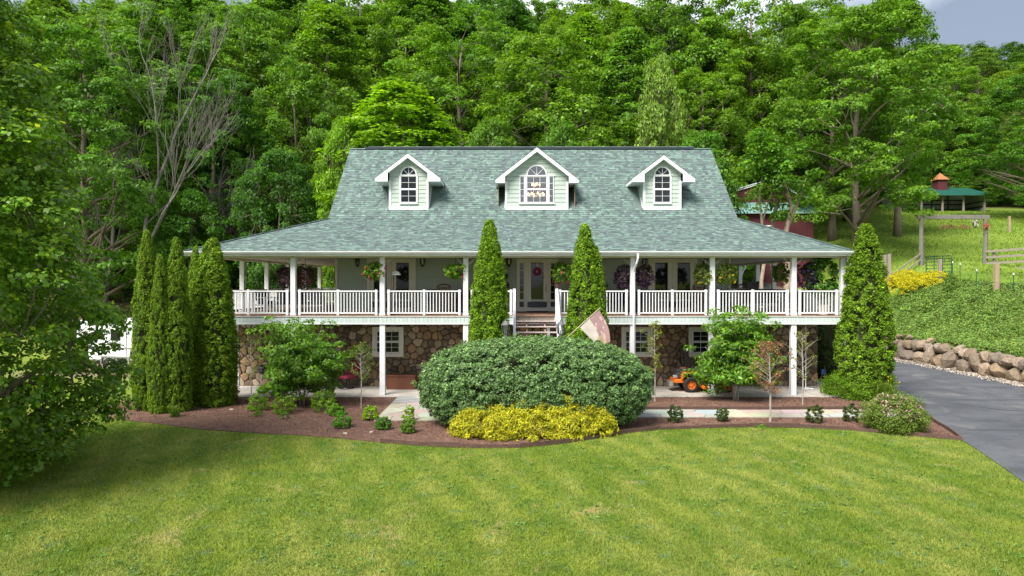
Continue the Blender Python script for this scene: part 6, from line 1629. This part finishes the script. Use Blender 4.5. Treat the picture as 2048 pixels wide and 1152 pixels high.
# timber arch with sign
aR = at(1970,567,50); aL = at(1842,567,50); zr_, zl_ = tz(aR.x,aR.y), tz(aL.x,aL.y); ztop = CAM[2]+(567-434)*50/F
ARCHW = simple('grey_timber', (0.16,0.145,0.13), 0.85, 0.25, 6, 0.006, 25)
t = empty('ranch_arch', (aR.x,aR.y,zr_)); tag(t,'weathered timber gateway arch at the pasture entrance','arch')
MB().tube([(0,0,-0.2),(0.03,0,2),(0,0,ztop-zr_-0.16)],[0.17,0.15,0.14],8).build('post', ARCHW, t); MB().tube([(aL.x-aR.x,0,zl_-zr_-0.2),(aL.x-aR.x,0,ztop-zr_-0.16)],[0.17,0.14],8).build('post', ARCHW, t)
MB().bevbox(aL.x-aR.x-0.3,0.28,-0.09,0.09,ztop-zr_-0.17,ztop-zr_+0.14,0.015).build('beam', ARCHW, t)
RUST = simple('rusty_metal',(0.16,0.055,0.03),0.7,0.4,12)
sg = at(1910,455,49.7); t = empty('barn_sign', tuple(sg)); tag(t,'arched rusty metal sign reading WELCOME to the BARN hanging under the timber arch','sign')
def letter(s, x, z, size, ang):
    cu = bpy.data.curves.new('letter','FONT'); cu.body = s; cu.size = size; cu.extrude = 0.012; cu.align_x = 'CENTER'; cu.materials.append(RUST)
    tmp = bpy.data.objects.new('letter', cu); ml_ = bpy.data.meshes.new_from_object(tmp); bpy.data.objects.remove(tmp); o = bpy.data.objects.new('letter', ml_); COL.objects.link(o); o.parent = t; o.location = (x,0,z); o.rotation_euler = (R(90),-ang,0) ; return o
Rr = 4.6
def arc_text(s, a0, a1, size):
    for i, ch_ in enumerate(s):
        a = a0+(a1-a0)*(i/(max(1,len(s)-1))); letter(ch_, Rr*math.sin(a), Rr*math.cos(a)-Rr, size, -a)
arc_text('WELCOME', -0.210,-0.045,0.34); arc_text('to', -0.018,-0.003,0.17); arc_text('the', 0.020,0.050,0.17); arc_text('BARN', 0.090,0.205,0.36)
MB().tube([(Rr*math.sin(a),0.0,Rr*math.cos(a)-Rr-0.03) for a in [-0.22+0.44*k/16 for k in range(17)]],0.014,5).build('lower_bar', RUST, t)
MB().tube([(Rr*math.sin(a)*0.6,0.0,Rr*math.cos(a)-Rr+0.36) for a in [-0.22+0.44*k/16 for k in range(17)]],0.010,5).build('upper_scroll', RUST, t)
MB().tube([(-0.85,0,0),(-0.85,0,ztop-sg.z-0.15)],0.006,4).tube([(0.85,0,0),(0.85,0,ztop-sg.z-0.15)],0.006,4).build('hanging_wire', RUST, t)
st = at(1972,452,49.75); t = empty('barn_star', (st.x,st.y,st.z)); tag(t,'rusty five pointed metal star on the arch post','star')
mb = MB(); vs = [(0,-0.06,0),(0,0.02,0)]
for k in range(10):
    a = math.pi/2+k*math.pi/5; r_ = 0.36 if k % 2 == 0 else 0.14; vs.append((r_*math.cos(a),0,r_*math.sin(a)))
mb.add(vs,[(0,2+k,2+(k+1)%10) for k in range(10)]+[(1,2+(k+1)%10,2+k) for k in range(10)]); mb.build('star', simple('red_star',(0.22,0.045,0.03),0.6,0.3,10), t)
MB().tube([(0.37*math.cos(k*math.pi/14),0,0.37*math.sin(k*math.pi/14)) for k in range(29)],0.012,5).build('ring', RUST, t)
# board fence to the right of the arch
t = empty('board_fence', (aR.x,aR.y,zr_)); tag(t,'weathered board fence running right from the timber arch','fence')
e = at(2110,567,46)
for (v0, v1) in ((503,493),(515,506),(527,519),(539,533)):
    a_ = at(1972,v0,49.8); b_ = at(2110,v1,46); MB().bar(a_-Vector((aR.x,aR.y,zr_)), b_-Vector((aR.x,aR.y,zr_)), 0.04, 0.15).build('rail', GREYWOOD, t)
for px, D in ((1991,49.4),(2062,47.4)):
    q = at(px,567,D); z = tz(q.x,q.y); MB().bevbox(-0.09,0.09,-0.09,0.09,z-zr_-0.2,at(px,500,D).z-zr_,0.01).build('post', GREYWOOD, t, (q.x-aR.x,q.y-aR.y+0.12,0))
# tube gate
a_ = at(1852,567,47.5); b_ = at(1903,567,45.5); zg = tz(a_.x,a_.y)
t = empty('field_gate', (a_.x,a_.y,zg)); tag(t,'dark green tubular metal gate standing by the timber arch','gate')
dx, dy = b_.x-a_.x, b_.y-a_.y
def gp_(f,h): return (dx*f,dy*f,h)
GG = simple('green_gate',(0.015,0.06,0.045),0.5)
MB().tube([gp_(0.02,0.15),gp_(0.0,0.3),gp_(0,1.30),gp_(0.03,1.42),gp_(0.97,1.42),gp_(1,1.30),gp_(1,0.3),gp_(0.98,0.15),gp_(0.02,0.15)],0.03,6).build('gate_frame', GG, t)
for h in (0.38,0.60,0.82,1.04,1.24): MB().tube([gp_(0,h),gp_(1,h)],0.022,6).build('gate_bar', GG, t)
for f in (0.33,0.66): MB().tube([gp_(f,0.15),gp_(f,1.42)],0.022,6).build('gate_brace', GG, t)
q = at(1877,567,46); z = tz(q.x,q.y); t_ = MB().bevbox(-0.10,0.10,-0.10,0.10,-0.1,1.5,0.012).build('gate_post', GREYWOOD, None, (q.x,q.y-0.15,z)); tag(t_,'grey wooden post in front of the green gate','post')
for px, D, vt, lab in ((1778,48.5,508,'grey fence post nearest the right arborvitae'),(1769,49,510,'grey fence post half behind the right arborvitae'),(2018,70,433,'lone pale post standing in the pasture')):
    q = at(px,567,D); z = tz(q.x,q.y); h = CAM[2]+(567-vt)*D/F-z; t_ = MB().bevbox(-0.1,0.1,-0.1,0.1,-0.1,max(1.2,h),0.012).build('fence_post', MATS['tan_post'] if D > 60 else GREYWOOD, None, (q.x,q.y,z)); tag(t_,lab,'post')
t = empty('field_fence', (28,20,0)); tag(t,'low wooden rail fence left of the timber arch','fence')
for h in (0.5,0.95):
    q0 = at(1780,567,48.5); q1 = at(1846,567,50); MB().bar((q0.x-28,q0.y-20,tz(q0.x,q0.y)+h),(q1.x-28,q1.y-20,tz(q1.x,q1.y)+h),0.04,0.12).build('rail', GREYWOOD, t)
# pony
q = at(1950,567,74); z = tz(q.x,q.y)
t = empty('pony', (q.x,q.y,z), R(70)); tag(t,'small white and grey pony grazing in the pasture','pony')
def skin_body(name, verts, edges, radii, mat, parent):
    me = bpy.data.meshes.new(name); me.from_pydata(verts, edges, []); o = link(name, me, parent); sm = o.modifiers.new('skin','SKIN'); 
    if not me.skin_vertices: me.skin_vertices.new()
    for i, r_ in enumerate(radii): me.skin_vertices[0].data[i].radius = (r_, r_)
    me.skin_vertices[0].data[0].use_root = True
    o.modifiers.new('sub','SUBSURF').render_levels = 1; me.materials.append(mat); return o
pm, pt_, pp_ = nodes('pony_coat'); cc = blend(pt_, noise(pt_, coords(pt_), 2.2, 2, 0.5, 0.47, 0.53), (0.62,0.58,0.53), (0.07,0.06,0.06)); pt_.links.new(cc, pp_.inputs['Base Color']); pp_.inputs['Roughness'].default_value = 0.8
V = [(0,0,0.72),(0.35,0,0.74),(-0.35,0,0.76),(0.50,0,0.78),(0.68,0,0.62),(0.84,0,0.38),(0.92,0,0.16),(-0.52,0,0.78),(-0.62,0,0.55),(-0.64,0,0.25),
     (0.36,-0.13,0.55),(0.36,-0.13,0.30),(0.37,-0.13,0.02),(0.36,0.13,0.55),(0.40,0.13,0.30),(0.42,0.13,0.02),(-0.38,-0.13,0.55),(-0.46,-0.13,0.30),(-0.44,-0.13,0.02),(-0.38,0.13,0.55),(-0.42,0.13,0.30),(-0.38,0.13,0.02)]
E_ = [(0,1),(0,2),(1,3),(3,4),(4,5),(5,6),(2,7),(7,8),(8,9),(1,10),(10,11),(11,12),(1,13),(13,14),(14,15),(2,16),(16,17),(17,18),(2,19),(19,20),(20,21)]
skin_body('body', V, E_, [0.25,0.22,0.23,0.17,0.13,0.10,0.06,0.06,0.05,0.03]+[0.09,0.055,0.045]*4, pm, t)
MB().tube([(0.45,0,0.96),(0.62,0,0.80),(0.76,0,0.56)],[0.05,0.06,0.04],5).build('mane', simple('dark_mane',(0.05,0.04,0.04),0.9), t)
MB().lathe([(0.03,0),(0.001,0.1)],(0.80,-0.05,0.50),5).lathe([(0.03,0),(0.001,0.1)],(0.80,0.05,0.50),5).build('ear', pm, t)
# open sided shelter
s0 = at(1800,567,95); s1 = at(1950,567,95); zs_ = tz((s0.x+s1.x)/2, s0.y)-0.1; W_ = s1.x-s0.x
t = empty('pony_shelter', (s0.x,s0.y,zs_)); tag(t,'open fronted animal shelter with green metal roof and cupola','shed')
t.scale = (1.12,1.12,1.2); t.location.z -= 0.5
TEAL = simple('green_metal_roof',(0.035,0.16,0.13),0.4,0.12,1.0,metal=0.2); TIN = simple('grey_wall_boards',(0.42,0.43,0.45),0.7,0.2,2,stretch=(4,4,0.3))
for f in (0,0.25,0.5,0.75,1.0): MB().bevbox(W_*f-0.1,W_*f+0.1,-0.1,0.1,-0.3,2.35,0.01).build('post', GREYWOOD, t)
MB().box(-0.1,W_+0.1,3.9,4.0,-0.3,2.9).box(-0.1,0.0,0.2,3.9,-0.3,2.6).box(W_,W_+0.1,0.2,3.9,-0.3,2.6).build('wall', TIN, t)
for h in (0.5,1.1,1.7,2.2): MB().box(0.0,W_,3.82,3.895,h-0.08,h+0.08).build('wall_rail', BLACKM, t)
for f in (0.2,0.4,0.6,0.8): MB().box(W_*f-0.08,W_*f+0.08,3.78,3.815,0,2.8).build('wall_post', BLACKM, t)
for h in (0.5,1.1,1.7): MB().box(W_-0.06,W_-0.002,0.3,3.8,h-0.07,h+0.07).build('wall_rail', BLACKM, t)
mb = MB(); nR = int((W_+1.4)/0.3)
for k in range(nR):
    x0 = -0.7+k*0.3; mb.add([(x0,-0.7,2.40),(x0+0.22,-0.7,2.40),(x0+0.22,4.3,3.75),(x0,4.3,3.75)],[(0,1,2,3)]); mb.bar((x0+0.26,-0.7,2.42),(x0+0.26,4.3,3.77),0.09,0.05)
mb.build('roof', TEAL, t); MB().box(-0.7,W_+0.7,-0.74,-0.70,2.28,2.42).build('fascia', TEAL, t)
MB().box(-0.6,W_+0.6,-0.55,4.2,2.25,2.28).build('ceiling', GREYWOOD, t) if False else None
BRED = simple('barn_red',(0.085,0.012,0.02),0.75,0.2,3,stretch=(5,5,0.3))
cx0 = at(1881,567,97).x-s0.x
cu_ = MB().box(cx0-0.6,cx0+0.6,2.6,3.8,3.2,4.55).build('cupola', BRED, t); MB().add([(cx0-0.8,2.4,4.55),(cx0+0.8,2.4,4.55),(cx0+0.8,4.0,4.55),(cx0-0.8,4.0,4.55),(cx0,3.2,5.45)],[(0,1,4),(1,2,4),(2,3,4),(3,0,4),(3,2,1,0)]).build('cupola_roof', simple('copper_roof',(0.45,0.19,0.08),0.45,0.15,metal=0.3), cu_)
# red barn behind the house
bL = at(1440,567,57); bR = at(1632,567,57); zb2 = tz((bL.x+bR.x)/2,bL.y)-0.4; W_ = bR.x-bL.x
t = empty('red_barn', (bL.x,bL.y,zb2)); tag(t,'dark red barn with pale green lean-to roof half hidden by trees','barn')
ev = CAM[2]+(567-428)*57/F-zb2; et2 = CAM[2]+(567-413)*59.5/F-zb2
bd = MB().box(0,0.29,0.0,0.06,-0.5,ev).mesh('wall_board', BRED)
for k in range(int(W_/0.3)): link('wall_board', bd, t, (k*0.3,0,0))
PTEAL = simple('pale_green_metal_roof',(0.16,0.30,0.28),0.45,0.1,1.0)
mb = MB()
for k in range(int((W_+0.8)/0.4)):
    x0 = -0.4+k*0.4; mb.add([(x0,-0.4,ev),(x0+0.37,-0.4,ev),(x0+0.37,2.6,et2+0.35),(x0,2.6,et2+0.35)],[(0,1,2,3)]); mb.bar((x0+0.385,-0.4,ev+0.01),(x0+0.385,2.6,et2+0.36),0.04,0.04)
mb.build('lean_to_roof', PTEAL, t)
apx = W_*0.62; za_ = CAM[2]+(567-366)*60/F-zb2; zl2 = CAM[2]+(567-405)*60/F-zb2
MB().prism([(-1.0,-0.4),(W_,-0.4),(W_,zl2+0.4),(apx,za_),(-1.0,zl2)],2.7,12).build('upper_wall', BRED, t)
MB().bar((-1.3,2.6,zl2+0.05),(apx,2.6,za_+0.12),0.06,0.22).bar((apx,2.6,za_+0.12),(W_+0.4,2.6,zl2+0.4),0.06,0.22).build('rake_board', WHITE, t)
MB().add([(-1.3,2.5,zl2+0.1),(apx,2.5,za_+0.17),(apx,12.2,za_+0.17),(-1.3,12.2,zl2+0.1)],[(0,1,2,3)]).add([(apx,2.5,za_+0.17),(W_+0.4,2.5,zl2+0.45),(W_+0.4,12.2,zl2+0.45),(apx,12.2,za_+0.17)],[(0,1,2,3)]).build('roof', PTEAL, t)
mb = MB(); wx0 = at(1540,567,57).x-bL.x; wz = CAM[2]+(567-458)*57/F-zb2
mb.box(wx0-0.45,wx0+0.35,-0.05,-0.005,wz-0.5,wz+0.3); mb.build('window_frame', WHITE, t); boxo('pane', GLASS, t, wx0-0.37,wx0+0.27,-0.06,-0.051,wz-0.42,wz+0.22)
# green roofed shed seen through the left porch
q = at(652,567,60); z = tz(q.x,q.y); z2 = at(0,566,60).z
t = empty('garden_shed', (q.x,q.y,z)); tag(t,'small green roofed shed seen through the left porch','shed')
MB().box(-1.6,1.6,0,3,-0.3,max(0.8,z2-z)).build('wall', simple('teal_wall',(0.20,0.34,0.34),0.7,0.1,2), t)
MB().prism_x([(-0.3,max(0.8,z2-z)),(1.5,max(0.8,z2-z)+0.9),(3.3,max(0.8,z2-z))],-1.9,1.9).build('roof', TEAL, t)
# white horse trailer at the left, behind the maple
q = at(256,567,34); t = empty('horse_trailer', (q.x,q.y,tz(q.x,q.y)), R(-12)); tag(t,'white horse trailer parked at the left behind the arborvitae','trailer')
mb = MB(); mb.bevbox(-1.5,1.7,-1.0,1.0,0.5,2.55,0.12); mb.build('body', simple('white_enamel',(0.72,0.73,0.76),0.3,0.05), t)
MB().bevbox(-0.1,0.45,-1.02,-1.002,1.55,2.05,0.008).build('window', GLASS, t); MB().box(0.75,0.79,-1.02,-1.002,0.6,2.45).box(1.4,1.44,-1.02,-1.002,0.6,2.45).build('door_seam', SIL, t); MB().bevbox(-1.2,-0.6,-1.02,-1.002,1.6,1.95,0.008).build('window', GLASS, t)
MB().box(-1.5,1.7,-1.012,-1.002,1.15,1.22).build('trim_stripe', SIL, t)
for x_ in (-0.2,0.55):
    o = MB().lathe([(0.2,-0.1),(0.34,-0.1),(0.36,0),(0.34,0.1),(0.2,0.1)],(x_,-0.93,0.36),20,'y',closed=True).build('wheel', RUB, t); MB().lathe([(0.02,-0.08),(0.2,-0.1),(0.2,0.1)],(x_,-0.93,0.36),14,'y').build('rim', SIL, o)
MB().prism([(-0.65,0.42),(-0.6,0.8),(0.95,0.8),(1.0,0.42),(0.93,0.42),(0.88,0.74),(-0.53,0.74),(-0.58,0.42)],-1.08,-0.99).build('fender', SIL, t); MB().box(-1.5,1.7,-0.9,0.9,0.42,0.5).bar((-1.5,0,0.46),(-2.6,0,0.46),0.1).build('chassis', BLACKM, t)
MB().bevbox(-2.35,-1.52,-0.8,0.8,1.35,2.5,0.12).build('nose', MATS['white_enamel'], t)
for i, (px, py) in enumerate(((462,822),(690,871),(742,868),(1650,828),(1675,832))):
    p = g(px,py); o = link('pale_stone', rocks[i % len(rocks)], None, (p.x,p.y,0.05), (0,0,i), (0.09,0.07,0.035)); o.color = (1.6,1.6,1.6,1)
    tag(o, ['pale stone on the mulch by the arborvitae row','pale stone on the mulch beside the vivid green bush','pale stone on the mulch below the path corner','flat pale stone on the mulch left of the day lilies','pale stone on the mulch beside the flat one'][i], 'stone', 'loose stones on the mulch')

# trees of one kind side by side: say which of them each one is
byl = {}
for o in COL.objects:
    if o.parent is None and o.get('label') and o.get('category') == 'tree': byl.setdefault(o['label'], []).append(o)
for lab, os_ in byl.items():
    if len(os_) < 2: continue
    os_.sort(key=lambda o: (o.location.x-CAM[0])/(o.location.y-CAM[1]))
    ws = {2:['left hand','right hand'],3:['left','middle','right'],4:['leftmost','second','third','rightmost'],5:['leftmost','second','middle','fourth','rightmost']}.get(len(os_))
    if ws:
        for o, w in zip(os_, ws): o['label'] = w+' '+lab
